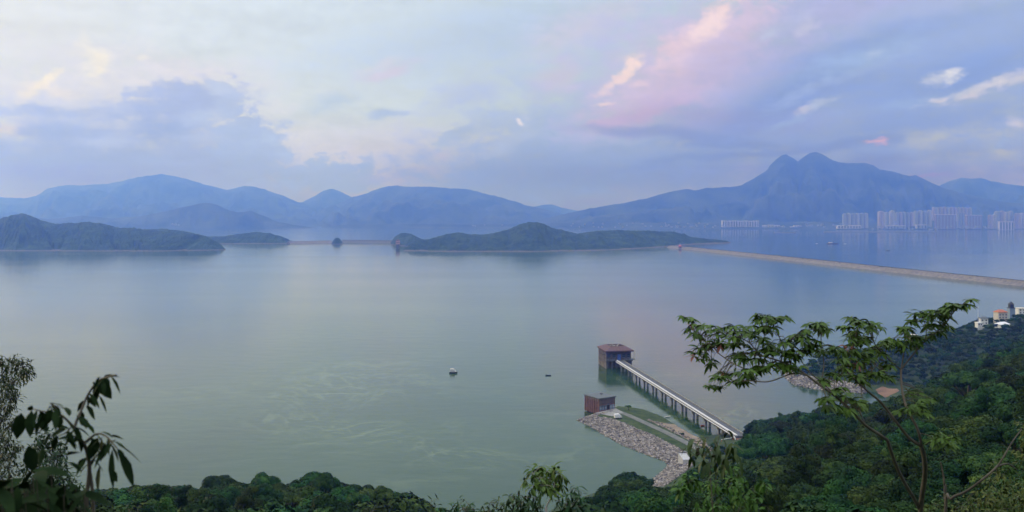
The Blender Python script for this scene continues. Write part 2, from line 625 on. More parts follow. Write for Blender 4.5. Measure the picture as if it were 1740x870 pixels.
sea = MB()
sea.add([(-8400, -300, -.6), (8400, -300, -.6), (10000, 12200, -.6), (-10000, 12200, -.6)], [(0, 1, 2, 3)])
tag(sea.build('sea_water', m_sea), kind='structure')
rs = MB()
dam_c = [onz(1132, 420.8), onz(1170, 424.5), onz(1230, 431), onz(1300, 438.5), onz(1400, 449.5), onz(1500, 461), onz(1600, 472), onz(1740, 487), onz(1900, 503)]
east_end = Vector((dam_c[-1].x + 900, dam_c[-1].y - 700, 0))
dam_line = dam_c + [east_end]
poly = [(-4200, -290, 0), (-4200, 3560, 0)]
poly += [at(300, 3480, 0), at(430, 3560, 0), at(520, 3500, 0), at(573, 3540, 0), at(668, 3560, 0), at(720, 3350, 0), at(900, 3300, 0), at(1060, 3300, 0)]
poly += [p + Vector((4, 7, 0)) for p in dam_line]
poly += [(east_end.x + 400, -290, 0)]
rs.add(poly, [tuple(range(len(poly)))])
tag(rs.build('reservoir_water', m_res), kind='structure')

# ------------------------------------------------------------------ hills
m_hill = varied('hill_forest', (.022, .045, .022), (.050, .080, .035), .012, .95, 2.5, .05, 8, c3=(.032, .060, .028), spec=.1)
m_far = varied('mountain_forest', (.006, .016, .010), (.050, .062, .032), .0035, .95, 0, None, 6, spec=.1)


def shore_hill_mat(name):
    m, t, b = nodes_of(name)
    N, L = t.nodes, t.links
    geo = N.new('ShaderNodeNewGeometry')
    n = N.new('ShaderNodeTexNoise')
    n.inputs['Scale'].default_value = .02
    n.inputs['Detail'].default_value = 9
    n.inputs['Roughness'].default_value = .68
    L.new(geo.outputs['Position'], n.inputs['Vector'])
    cr = N.new('ShaderNodeValToRGB')
    cr.color_ramp.elements[0].position = .34
    cr.color_ramp.elements[1].position = .68
    cr.color_ramp.elements[0].color = (.008, .020, .010, 1)
    cr.color_ramp.elements[1].color = (.042, .070, .026, 1)
    e = cr.color_ramp.elements.new(.5)
    e.color = (.018, .038, .016, 1)
    L.new(n.outputs['Fac'], cr.inputs[0])
    # bare rock and sand in the drawdown strip just above the water
    sp = N.new('ShaderNodeSeparateXYZ')
    L.new(geo.outputs['Position'], sp.inputs[0])
    n2 = N.new('ShaderNodeTexNoise')
    n2.inputs['Scale'].default_value = .014
    n2.inputs['Detail'].default_value = 6
    L.new(geo.outputs['Position'], n2.inputs['Vector'])
    ma = N.new('ShaderNodeMath')
    ma.operation = 'MULTIPLY_ADD'
    L.new(n2.outputs['Fac'], ma.inputs[0])
    ma.inputs[1].default_value = -4.6
    L.new(sp.outputs[2], ma.inputs[2])
    mr = N.new('ShaderNodeMapRange')
    mr.interpolation_type = 'SMOOTHSTEP'
    L.new(ma.outputs[0], mr.inputs[0])
    for i, q in enumerate((-.6, .6, 1.0, 0.0)):
        mr.inputs[1 + i].default_value = q
    mx = N.new('ShaderNodeMix')
    mx.data_type = 'RGBA'
    L.new(mr.outputs[0], mx.inputs[0])
    L.new(cr.outputs[0], mx.inputs[6])
    mx.inputs[7].default_value = (.105, .093, .083, 1)
    L.new(mx.outputs[2], b.inputs['Base Color'])
    b.inputs['Roughness'].default_value = .95
    b.inputs['Specular IOR Level'].default_value = .1
    n3 = N.new('ShaderNodeTexNoise')
    n3.inputs['Scale'].default_value = .09
    n3.inputs['Detail'].default_value = 4
    L.new(geo.outputs['Position'], n3.inputs['Vector'])
    bp = N.new('ShaderNodeBump')
    bp.inputs['Distance'].default_value = 7.0
    L.new(n3.outputs['Fac'], bp.inputs['Height'])
    L.new(bp.outputs[0], b.inputs['Normal'])
    return m


m_isle = shore_hill_mat('island_forest')


def interp(pts, x):
    xs = [p[0] for p in pts]
    return float(np.interp(x, xs, [p[1] for p in pts]))


def fb(x, y, z, octaves=5, h=.9):
    return mnoise.fractal(Vector((x, y, z)), h, 2.1, octaves)


def hill(name, sil, front, ridge, back, mat, step=5.0, rows=26, jag=1.0, spur=.10, fine=0.0, prof=1.25, seed=0.0, ridge_wob=0.0, base=-8.0):
    """sil: skyline (px, py); front/ridge/back: depth tables (px, d)"""
    x0, x1 = sil[0][0], sil[-1][0]
    n = int((x1 - x0) / step) + 1
    rb = max(6, rows // 3)
    vs, fs = [], []
    for i in range(n):
        px = x0 + (x1 - x0) * i / (n - 1)
        df, dr, db = interp(front, px), interp(ridge, px), interp(back, px)
        py = interp(sil, px) + jag * (fb(px * .045 + seed, seed, 1.7, 5, .8) + .55 * fb(px * .23 + seed, seed + 3, .7, 4, .5))
        if ridge_wob:
            dr += ridge_wob * fb(px * .012, seed + 5, .3, 3)
        zr = CAMH - (py - HZ) / FPX * dr
        for j in range(rows + rb + 1):
            if j <= rows:
                s = j / rows
                d = df + (dr - df) * s
                z = base + (zr - base) * (s ** prof * (1 - .25 * s * (1 - s)))
            else:
                s = 1 - (j - rows) / rb
                d = dr + (db - dr) * (1 - s)
                z = base + (zr - base) * s ** 1.3
            X = (px - CX) / FPX * d
            hh = max(zr - base, 0)
            k = s * (1 - s) * 4 if j <= rows else s * (1 - s) * 2
            z += hh * spur * k * 2.2 * (fb(X * .0022 * 900 / max(hh, 60) * .35 + seed, d * .0010, seed, 5, .7) - .35 * abs(fb(X * .006 + seed, d * .0016, seed + 2, 4, .6)))
            if fine and z > base + 3:
                z += fine * fb(X * .06, d * .06, seed, 3, .6) * min(1.0, s * 5)
            vs.append((X, d, z))
    w = rows + rb + 1
    for i in range(n - 1):
        for j in range(w - 1):
            a = i * w + j
            fs.append((a, a + w, a + w + 1, a + 1))
    mb = MB()
    mb.add(vs, fs)
    o = mb.build(name, mat, smooth=True)
    return tag(o, kind='structure')


# far ranges, nearest last
hill('mountain_range', [(-420, 330), (-200, 322), (-60, 334), (0, 335), (40, 337), (62, 332), (80, 321), (100, 315), (140, 315), (185, 312), (215, 305), (245, 299), (275, 296), (300, 300), (330, 308), (365, 318), (387, 322), (405, 318), (428, 316), (450, 322), (480, 332), (505, 343), (560, 354), (640, 366)],
     [(-420, 7400), (640, 8400)], [(-420, 11000), (640, 11200)], [(0, 12000)], m_far, 5, 30, 1.2, .16, 0, 1.15, 3.0)
hill('mountain_range', [(440, 360), (480, 350), (515, 343), (535, 333), (550, 324), (563, 320), (578, 325), (600, 336), (640, 345), (700, 360)],
     [(440, 8600)], [(440, 11700)], [(440, 12200)], m_far, 5, 20, .8, .12, 0, 1.1, 9.0)
hill('mountain_range', [(540, 372), (570, 348), (600, 335), (625, 327), (648, 319), (672, 315), (700, 318), (730, 316), (765, 321), (782, 319), (820, 328), (850, 335), (890, 347), (930, 357), (970, 367), (1010, 380)],
     [(540, 7300), (1010, 7500)], [(540, 10300), (1010, 9400)], [(540, 11500)], m_far, 5, 28, 1.2, .15, 0, 1.15, 14.0)
hill('mountain_range', [(870, 366), (905, 352), (922, 348), (938, 347), (955, 353), (985, 359), (1040, 366)],
     [(870, 9800)], [(870, 11800)], [(870, 12200)], m_far, 5, 14, .5, .1, 0, 1.1, 20.0)
hill('mountain_range', [(1480, 366), (1540, 340), (1595, 316), (1612, 308), (1632, 302), (1650, 304), (1668, 303), (1690, 309), (1720, 314), (1745, 317), (1800, 309), (1880, 318), (2000, 330), (2200, 350)],
     [(1480, 8200)], [(1480, 10200)], [(1480, 11500)], m_far, 5, 22, 1.0, .14, 0, 1.15, 27.0)
hill('mountain_range', [(900, 377), (950, 366), (985, 358), (1020, 351), (1060, 345), (1100, 337), (1130, 328), (1150, 324), (1170, 321), (1180, 323), (1200, 319), (1240, 318), (1260, 315), (1275, 307), (1290, 297), (1303, 290), (1306, 283), (1318, 272), (1330, 263), (1336, 262), (1346, 267), (1356, 274), (1366, 267), (1376, 260), (1386, 258), (1396, 261), (1410, 270), (1424, 276), (1445, 277), (1468, 276), (1484, 280), (1494, 288), (1520, 292), (1545, 299), (1556, 298), (1580, 309), (1600, 318), (1640, 330), (1700, 342), (1800, 352), (2000, 362), (2200, 372)],
     [(900, 7200), (1400, 6900), (2200, 6700)], [(900, 8100), (1400, 8500), (2200, 8000)], [(900, 9500)], m_far, 4, 34, .9, .17, 0, 1.35, 33.0)
hill('mountain_range', [(-420, 372), (-100, 366), (0, 368), (90, 372), (140, 366), (190, 371), (235, 368), (262, 363), (285, 358), (310, 352), (338, 346), (352, 344), (372, 349), (388, 357), (402, 361), (425, 358), (445, 366), (470, 376), (500, 382), (535, 387)],
     [(-420, 6500), (535, 7000)], [(-420, 7500), (535, 7300)], [(-420, 8200)], m_far, 5, 24, .8, .14, 0, 1.0, 41.0)
hill('mountain_range', [(560, 384), (600, 381.5), (680, 380), (780, 381), (860, 381), (930, 380), (1000, 377), (1060, 379), (1130, 378), (1230, 379), (1330, 377), (1450, 377), (1560, 374), (1700, 373), (1850, 372), (2200, 370)],
     [(560, 7000), (900, 6700), (1200, 6350), (1420, 6250), (1445, 6050), (1600, 6300), (1700, 6750), (2200, 6750)], [(560, 7400), (1400, 7000), (2200, 7100)], [(560, 7700)], m_far, 5, 20, .7, .12, 2.0, 2.6, 47.0)

# the near peninsulas and islands round the reservoir
hill('island', [(-420, 372), (-250, 376), (-120, 366), (-60, 375), (0, 372), (18, 367), (38, 361.5), (55, 368), (75, 376), (95, 380), (125, 379), (150, 377), (170, 379), (205, 387), (230, 387), (262, 392), (300, 397), (330, 397), (352, 403), (372, 412), (384, 424)],
     [(-420, 2500), (0, 2800), (250, 2760), (384, 2870)], [(-420, 3500), (0, 3450), (200, 3300), (384, 2900)], [(-420, 4200), (384, 2930)], m_isle, 1.6, 34, 1.0, .16, 2.2, .8, 53.0, 60, base=-4.0)
hill('island', [(225, 398), (250, 389), (285, 389), (320, 394), (352, 402), (385, 401), (405, 397.5), (432, 394.5), (458, 396), (478, 402), (494, 408.5), (503, 413.5)],
     [(225, 3350), (503, 3480)], [(225, 3700), (432, 3620), (503, 3510)], [(225, 4000), (503, 3540)], m_isle, 1.6, 22, .7, .12, 2.0, .75, 59.0, base=-4.0)
hill('island', [(563, 413.5), (566, 409), (569, 405), (573, 403.5), (577, 405), (580, 409), (583, 413.5)],
     [(563, 3400)], [(563, 3440)], [(563, 3480)], m_isle, .8, 12, .4, .1, 1.5, .5, 61.0, base=-3.0)
hill('island', [(664, 412), (671, 402), (680, 397), (688, 395.5), (699, 398), (708, 402.5), (716, 406), (728, 407), (742, 411), (760, 415)],
     [(664, 3330), (690, 3200), (760, 2950)], [(664, 3420), (760, 3250)], [(664, 3520), (760, 3500)], m_isle, 1.4, 22, .5, .1, 1.6, .55, 63.0, base=-4.0)
hill('island', [(686, 423), (700, 413), (722, 408), (745, 402), (762, 397), (777, 394.5), (793, 397), (810, 398.5), (832, 397.5), (852, 393), (868, 388.5), (884, 381), (898, 377.5), (910, 377), (924, 380), (938, 387), (955, 391), (968, 395), (982, 397), (996, 394), (1020, 392), (1050, 390.5), (1075, 392), (1110, 392), (1145, 394), (1163, 396.5), (1170, 401), (1190, 405), (1215, 407), (1232, 409.5), (1243, 412.5)],
     [(686, 2800), (760, 2740), (900, 2740), (1000, 2790), (1060, 2900), (1130, 3130), (1180, 3420), (1243, 3560)], [(686, 2850), (760, 3100), (900, 3250), (1080, 3500), (1243, 3610)], [(686, 2900), (900, 3900), (1243, 3660)], m_isle, 1.6, 36, .8, .15, 2.2, .75, 67.0, 60, base=-4.0)

# ------------------------------------------------------------------ near hillside
CTRL = []


def cp(px, d, z):
    CTRL.append(((px - CX) / FPX * d, d, z))


for x_, y_, z_ in ((0, -120, 140), (-120, -120, 138), (150, -120, 150), (0, -30, 124), (-60, -20, 122), (80, -20, 128), (0, 0, 117.6), (-25, 0, 117), (25, 0, 117.8), (0, 12, 112.5), (-12, 12, 112.5), (12, 14, 112.5),
                   (-150, 0, 112), (-300, 0, 100), (-300, -120, 125), (220, 0, 122), (300, -100, 140), (420, 60, 122)):
    CTRL.append((x_, y_, z_))
def cpy(px, d, py):
    CTRL.append(((px - CX) / FPX * d, d, CAMH - (py - HZ) / FPX * d))


for px in (-500, -200, 100, 300, 500, 650):
    cp(px, 45, 101); cp(px, 100, 82); cp(px, 175, 63); cp(px, 240, 43); cp(px, 300, 20); cp(px, 340, 0); cp(px, 385, -6); cp(px, 470, -12)
for px in (740, 870):
    cp(px, 45, 100); cp(px, 100, 78); cp(px, 175, 52); cp(px, 240, 28); cp(px, 300, 4); cp(px, 330, -2); cp(px, 385, -7); cp(px, 470, -12)
for px, tab in {
    1000: ((45, 101), (110, 77), (180, 55), (260, 34), (330, 12), (372, 1), (400, -4), (460, -8)),
    1090: ((150, 64), (220, 46), (300, 26), (355, 11), (385, 2.5), (405, -2.5), (450, -6)),
    1140: ((330, 18), (356, 10), (376, 3), (390, -.5), (410, -2)),
    1180: ((60, 97), (120, 76), (200, 53), (300, 28), (350, 13), (382, 3), (400, .3), (430, .8), (470, 0), (520, -5), (580, -8)),
    1270: ((430, 8), (455, 5.5), (480, 1), (520, -5), (600, -8)),
    1320: ((420, 15), (465, 4), (490, -2), (560, -7), (630, -6), (700, -8)),
    1390: ((470, 8.5), (505, -1), (560, -6), (615, -4), (640, 1), (680, 4), (740, -2), (800, -8)),
    1450: ((480, 10), (525, 0), (560, -3), (596, -.6), (630, 4), (690, 10), (740, 6), (790, -3), (860, -8)),
    1510: ((530, 5), (556, .4), (585, 0.3), (606, 2), (650, 8), (710, 13), (760, 8), (820, -3), (880, -8)),
    1580: ((500, 15), (560, 8), (620, 9), (700, 15), (760, 15), (810, 6), (860, -3)),
    1640: ((520, 18), (600, 13), (680, 18), (750, 22), (800, 16), (860, 4), (910, -4)),
    1740: ((530, 26), (620, 20), (700, 24), (770, 30), (830, 24), (900, 9), (960, -3), (1050, -8)),
    1850: ((500, 45), (600, 30), (700, 29), (780, 33), (860, 26), (960, 8), (1050, -5)),
    2050: ((300, 98), (450, 75), (600, 50), (750, 42), (900, 25), (1050, 3), (1150, -8)),
}.items():
    for d, z in tab:
        cp(px, d, z)
for px, tab in {
    1270: ((380, 775), (300, 795), (200, 845), (120, 915), (60, 1020)),
    1320: ((350, 758), (250, 795), (150, 860), (80, 940)),
    1390: ((400, 735), (300, 765), (200, 805), (120, 860), (60, 960)),
    1450: ((400, 717), (300, 744), (200, 784), (120, 836), (60, 940)),
    1510: ((470, 695), (400, 703), (300, 725), (200, 762), (150, 790), (100, 832), (60, 905)),
    1580: ((430, 682), (360, 690), (250, 716), (150, 766), (100, 808), (60, 885)),
    1640: ((440, 657), (370, 652), (300, 660), (200, 697), (120, 760), (80, 815), (50, 890)),
    1740: ((450, 625), (380, 612), (300, 630), (220, 660), (120, 728), (80, 785), (50, 865)),
    1850: ((380, 590), (250, 630), (100, 735), (60, 820)),
    2050: ((200, 620), (120, 680)),
}.items():
    for d, y in tab:
        cpy(px, d, y)
_C = np.array(CTRL)
_S = 100.0
_d = np.linalg.norm(_C[:, None, :2] - _C[None, :, :2], axis=2) / _S


def _phi(r):
    return np.where(r > 1e-9, r * r * np.log(np.maximum(r, 1e-9)), 0.0)


_n = len(_C)
_A = np.zeros((_n + 3, _n + 3))
_A[:_n, :_n] = _phi(_d) + np.eye(_n) * .015
_A[:_n, _n] = 1
_A[:_n, _n + 1:] = _C[:, :2] / _S
_A[_n:, :_n] = _A[:_n, _n:].T
_w = np.linalg.solve(_A, np.concatenate([_C[:, 2], [0, 0, 0]]))


def ground_z(P):
    P = np.atleast_2d(np.asarray(P, float))
    out = np.empty(len(P))
    for s in range(0, len(P), 4000):
        q = P[s:s + 4000]
        r = np.linalg.norm(q[:, None, :] - _C[None, :, :2], axis=2) / _S
        out[s:s + 4000] = _phi(r) @ _w[:_n] + _w[_n] + q @ (_w[_n + 1:] / _S)
    return out


def gz(x, y):
    return float(ground_z([(x, y)])[0])


gx = np.arange(-420, 760.1, 5.0)
gy = np.arange(-110, 1080.1, 5.0)
GX, GY = np.meshgrid(gx, gy, indexing='ij')
GZ = ground_z(np.stack([GX.ravel(), GY.ravel()], 1)).reshape(GX.shape)
GZ = np.maximum(GZ, -14)
vs = np.stack([GX.ravel(), GY.ravel(), GZ.ravel()], 1)
nx, ny = GX.shape
ii, jj = np.meshgrid(np.arange(nx - 1), np.arange(ny - 1), indexing='ij')
a0 = (ii * ny + jj).ravel()
fs = np.stack([a0, a0 + ny, a0 + ny + 1, a0 + 1], 1)
me = bpy.data.meshes.new('hillside')
me.from_pydata(vs.tolist(), [], fs.tolist())
me.polygons.foreach_set('use_smooth', [True] * len(me.polygons))
m_ground = varied('forest_floor', (.020, .032, .016), (.055, .066, .030), .15, .95, .3, .8, 8, c3=(.030, .050, .022), spec=.1)
tag(link('hillside', me, m_ground), kind='structure')
# ------------------------------------------------------------------ materials of built things
def plain(name, c, rough=.7, spec=.3, metal=0.0):
    return varied(name, [x * .82 for x in c], [min(1, x * 1.15) for x in c], 1.3, rough, 0, None, 6, spec=spec)


m_concrete = varied('concrete', (.14, .14, .14), (.24, .24, .23), .5, .85, .02, 4)
m_darkconc = varied('weathered_concrete', (.055, .058, .056), (.12, .12, .115), .5, .85, .02, 4)
m_asphalt = varied('asphalt', (.05, .055, .062), (.095, .10, .11), .4, .8)
m_white = plain('white_paint', (.66, .66, .67), .45)
m_offw = plain('off_white_render', (.50, .46, .42), .8)
m_slate = plain('slate_roof', (.085, .10, .11), .7)
m_maroon = varied('maroon_roof_tiles', (.065, .034, .038), (.115, .065, .066), .6, .7)
m_orange = plain('terracotta_roof', (.34, .12, .06), .8)
m_glass = plain('dark_glass', (.03, .04, .05), .15, .5)
m_blue = plain('blue_door_paint', (.06, .12, .42), .5)
m_bluegrey = plain('blue_grey_shutter', (.20, .27, .36), .5)
m_dark = plain('dark_paint', (.025, .028, .03), .5)
m_wood = varied('weathered_wood', (.06, .05, .04), (.13, .11, .09), 2.0, .8)
m_red = plain('red_paint', (.40, .08, .05), .5)
m_grass = varied('grass', (.022, .042, .016), (.060, .080, .032), .25, .95, .1, 2, 8, spec=.1)
m_sand = varied('sand', (.13, .105, .08), (.26, .21, .16), .15, .95, .05, 3, 8, spec=.1)
m_osand = varied('orange_soil', (.11, .070, .048), (.20, .125, .085), .12, .95, .1, 2, 8, spec=.1)
m_rock = varied('riprap_stone', (.13, .118, .11), (.34, .31, .29), .45, .85, 0, None, 3, 'Object', spec=.2)
m_rubble = varied('wet_rubble', (.06, .055, .05), (.20, .18, .16), .9, .9, .3, 1.5, 8)
m_dam = varied('dam_stone_pitching', (.085, .078, .072), (.20, .18, .165), .16, .9, .5, .6, 10, spec=.2)


def brick(name, c1, c2, cm, sc):
    m, t, b = nodes_of(name)
    N, L = t.nodes, t.links
    tcn = N.new('ShaderNodeTexCoord')
    n = N.new('ShaderNodeTexNoise')
    n.inputs['Scale'].default_value = .45
    n.inputs['Detail'].default_value = 6
    L.new(tcn.outputs['Object'], n.inputs['Vector'])
    sp = N.new('ShaderNodeSeparateXYZ')
    L.new(tcn.outputs['Object'], sp.inputs[0])
    ad = N.new('ShaderNodeMath')
    L.new(sp.outputs[0], ad.inputs[0])
    L.new(sp.outputs[1], ad.inputs[1])
    cb = N.new('ShaderNodeCombineXYZ')
    L.new(ad.outputs[0], cb.inputs[0])
    L.new(sp.outputs[2], cb.inputs[1])
    bt = N.new('ShaderNodeTexBrick')
    bt.inputs['Scale'].default_value = sc
    bt.inputs['Color1'].default_value = (*c1, 1)
    bt.inputs['Color2'].default_value = (*c2, 1)
    bt.inputs['Mortar'].default_value = (*cm, 1)
    L.new(cb.outputs[0], bt.inputs['Vector'])
    mx = N.new('ShaderNodeMix')
    mx.data_type = 'RGBA'
    mx.blend_type = 'MULTIPLY'
    mx.inputs[0].default_value = .7
    cr = N.new('ShaderNodeValToRGB')
    cr.color_ramp.elements[0].color = (.45, .45, .45, 1)
    cr.color_ramp.elements[0].position = .3
    cr.color_ramp.elements[1].position = .62
    L.new(n.outputs['Fac'], cr.inputs[0])
    L.new(bt.outputs['Color'], mx.inputs[6])
    L.new(cr.outputs[0], mx.inputs[7])
    L.new(mx.outputs[2], b.inputs['Base Color'])
    b.inputs['Roughness'].default_value = .85
    return m


m_brick = brick('red_brick', (.225, .095, .072), (.165, .075, .06), (.16, .125, .11), 1.2)
m_dbrick = brick('dark_brick', (.11, .075, .065), (.085, .06, .055), (.13, .12, .11), 1.2)
m_stonew = brick('stone_cladding', (.24, .19, .155), (.18, .145, .12), (.20, .18, .16), .8)


# ------------------------------------------------------------------ the long main dam and the low saddle dams
def dam(name, line, crest, back, width, label, mats, rail=True, front_only=False, group=None):
    """line: waterline points on the reservoir side; the bank rises from it to the crest"""
    pts = [Vector(p) for p in line]
    k = len(pts)
    secs = []
    for i, p in enumerate(pts):
        t = (pts[min(i + 1, k - 1)] - pts[max(i - 1, 0)])
        t.z = 0
        t.normalize()
        nn = Vector((-t.y, t.x, 0))
        if nn.y < 0:
            nn = -nn
        secs.append((p, nn))

    def strip(profile):
        vs, fs = [], []
        m_ = len(profile)
        for (p, nn) in secs:
            for (o, z) in profile:
                q = p + nn * o
                vs.append((q.x, q.y, z))
        for i in range(k - 1):
            for j in range(m_ - 1):
                a = i * m_ + j
                fs.append((a, a + m_, a + m_ + 1, a + 1))
        fs.append(tuple(range(m_)))
        fs.append(tuple((k - 1) * m_ + j for j in range(m_))[::-1])
        return MB().add(vs, fs)

    root = thing(name, (0, 0, 0), label, 'dam', group)
    strip([(-4, -3), (0, 0), (back * .55, crest * .5), (back * .62, crest * .52), (back, crest), (back + width, crest), (2 * back + width, 0), (2 * back + width + 8, -4)]).build('embankment', mats[0], root)
    strip([(back + 1.4, crest + .03), (back + 1.4, crest + .14), (back + width - 1.2, crest + .14), (back + width - 1.2, crest + .03)]).build('road', m_asphalt, root)
    if rail:
        strip([(back + .2, crest - .1), (back + .2, crest + 1.0), (back + .7, crest + 1.0), (back + .7, crest - .1)]).build('parapet', mats[1], root)
        strip([(back + width - .8, crest - .1), (back + width - .8, crest + 1.3), (back + width - .2, crest + 1.3), (back + width - .2, crest - .1)]).build('parapet', mats[2], root)
    return root


def densify(line, step):
    out = []
    for a, b_ in zip(line[:-1], line[1:]):
        n = max(1, int((b_ - a).length / step))
        out += [a.lerp(b_, i / n) for i in range(n)]
    return out + [line[-1]]


main = densify(dam_line, 30)
main = [p + Vector((0.9 * math.sin(i * 1.3), 0.7 * math.sin(i * 2.1), 0)) for i, p in enumerate(main)]
dm = dam('dam', main, 7.2, 12.5, 7.5, 'long pale stone dam running from the wooded island to the right edge', (m_dam, m_concrete, m_dark))
pl = MB()                # scrubby hedge line along the seaward side of the crest
for i, p in enumerate(densify(dam_line, 7.0)):
    q = dam_line[min(len(dam_line) - 1, 1)] - dam_line[0]
    nn = Vector((.55, .83, 0))
    if random.random() < .62:
        r = random.uniform(.8, 1.7)
        pl.box(p + nn * 21.3 + Vector((random.uniform(-2, 2), 0, 6.9)), (r * 2.4, r * 1.6, r * 1.5), random.uniform(0, 3), .6)
tag(pl.build('hedge', m_hill), kind='stuff', label='dark scrub along the top of the long dam')

dam('dam', densify([onz(494, 414.5), onz(530, 413.6), onz(566, 412.8)], 30), 8.5, 16, 8, 'short low stone dam between the small wooded island and the tiny rock islet', (m_dam, m_concrete, m_concrete))
dam('dam', densify([onz(578, 412.8), onz(620, 413.2), onz(672, 414)], 30), 11, 18, 8, 'dark grey low dam running from the rock islet to the hill behind the far tower', (m_darkconc, m_darkconc, m_darkconc))

# ------------------------------------------------------------------ spit (breakwater)
W_LEFT = [(983, 714), (1000, 722), (1025, 737), (1060, 756), (1100, 772), (1130, 783), (1139, 790), (1130, 800), (1112, 815), (1100, 830), (1085, 842)]
T_LEFT = [(1010, 707), (1040, 711), (1065, 721), (1108, 739), (1145, 757), (1165, 768), (1180, 790), (1150, 812), (1118, 834), (1100, 846)]
W_RIGHT = [(1050, 690), (1075, 692), (1095, 696), (1125, 707), (1150, 723), (1175, 738), (1200, 748), (1236, 752)]
T_RIGHT = [(1050, 696), (1072, 703), (1100, 715), (1130, 728), (1160, 744), (1195, 762), (1220, 775)]
ZT = 2.6
wl_ = [onz(x, y, 0) for x, y in W_LEFT]
wr_ = [onz(x, y, 0) for x, y in W_RIGHT]
tl_ = [onz(x, y, ZT) for x, y in T_LEFT]
tr_ = [onz(x, y, ZT) for x, y in T_RIGHT]
ROOT = [Vector((150, 430, 0)), Vector((150, 372, 0))]
WPOLY = np.array([(p.x, p.y) for p in wl_[::-1] + wr_ + ROOT])
TPOLY = np.array([(p.x, p.y) for p in tl_[::-1] + tr_ + [Vector((146, 428, 0)), Vector((146, 374, 0))]])


def inside(poly, P):
    x, y = P[:, 0], P[:, 1]
    r = np.zeros(len(P), bool)
    n = len(poly)
    for i in range(n):
        x1, y1 = poly[i]
        x2, y2 = poly[(i + 1) % n]
        c = ((y1 > y) != (y2 > y)) & (x < (x2 - x1) * (y - y1) / (y2 - y1 + 1e-12) + x1)
        r ^= c
    return r


def pdist(line, P, closed=False):
    line = np.asarray(line)
    d = np.full(len(P), 1e9)
    n = len(line)
    for i in range(n if closed else n - 1):
        a, b_ = line[i], line[(i + 1) % n]
        ab = b_ - a
        t = np.clip(((P - a) @ ab) / (ab @ ab + 1e-9), 0, 1)
        d = np.minimum(d, np.linalg.norm(P - (a + t[:, None] * ab), axis=1))
    return d


def bank_height(P, wpoly, tpoly, zt):
    wi, ti = inside(wpoly, P), inside(tpoly, P)
    dw, dt = pdist(wpoly, P, True), pdist(tpoly, P, True)
    z = np.where(ti, zt, np.where(wi, zt * dw / (dw + dt + 1e-6), -0.5 * dw))
    return z


xs = np.arange(34, 148, 1.0)
ys = np.arange(372, 552, 1.0)
XX, YY = np.meshgrid(xs, ys, indexing='ij')
PP = np.stack([XX.ravel(), YY.ravel()], 1)
ZZ = np.maximum(bank_height(PP, WPOLY, TPOLY, ZT), -5)
ZZ += np.array([0.12 * mnoise.noise(Vector((x * .3, y * .3, 0))) for x, y in PP])
L_xy = np.array([(p.x, p.y) for p in wl_])
R_xy = np.array([(p.x, p.y) for p in wr_])
dl, dr = pdist(L_xy, PP), pdist(R_xy, PP)
nxs, nys = len(xs), len(ys)
mid_path = [(1044, 697.5), (1066, 705), (1100, 720.5), (1136, 737), (1165, 752), (1195, 768)]
fs, mi = [], []
for i in range(nxs - 1):
    for j in range(nys - 1):
        a = i * nys + j
        q = (a, a + nys, a + nys + 1, a + 1)
        zz = ZZ[list(q)]
        if zz.max() < -4:
            continue
        fs.append(q)
        k0 = a
        if zz.mean() > ZT - .25:
            mi.append(0)
        elif dl[k0] < dr[k0]:
            mi.append(1)
        else:
            mi.append(2 if 446 < PP[k0, 1] < 503 else 0)
me = bpy.data.meshes.new('spit')
me.from_pydata([(x, y, z) for (x, y), z in zip(PP, ZZ)], [], fs)
for m_ in (m_grass, m_rubble, m_sand):
    me.materials.append(m_)
me.polygons.foreach_set('material_index', mi)
tag(link('spit', me, None), kind='structure')


def ribbon(name, pts, w, z, mat):
    pts = [Vector(p) for p in pts]
    vs, fs = [], []
    for i, p in enumerate(pts):
        t = (pts[min(i + 1, len(pts) - 1)] - pts[max(i - 1, 0)]).normalized()
        n = Vector((-t.y, t.x, 0)) * w / 2
        for s in (-1, 1):
            q = p + n * s
            vs.append((q.x, q.y, z))
    for i in range(len(pts) - 1):
        fs.append((2 * i, 2 * i + 2, 2 * i + 3, 2 * i + 1))
    return tag(MB().add(vs, fs).build(name, mat), kind='structure')


m_path = varied('pale_track', (.085, .09, .085), (.14, .145, .135), .3, .9, 0)
ribbon('path', densify([onz(x, y, ZT) for x, y in mid_path], 4), 4.2, ZT + .16, m_path)
fore = MB()
fq = [onz(1012, 702, ZT), onz(1040, 708, ZT), onz(1060, 701, ZT), onz(1046, 694, ZT)]
fore.add([(p.x, p.y, ZT + .165) for p in fq], [(0, 1, 2, 3)])
tag(fore.build('forecourt', m_concrete), kind='structure')


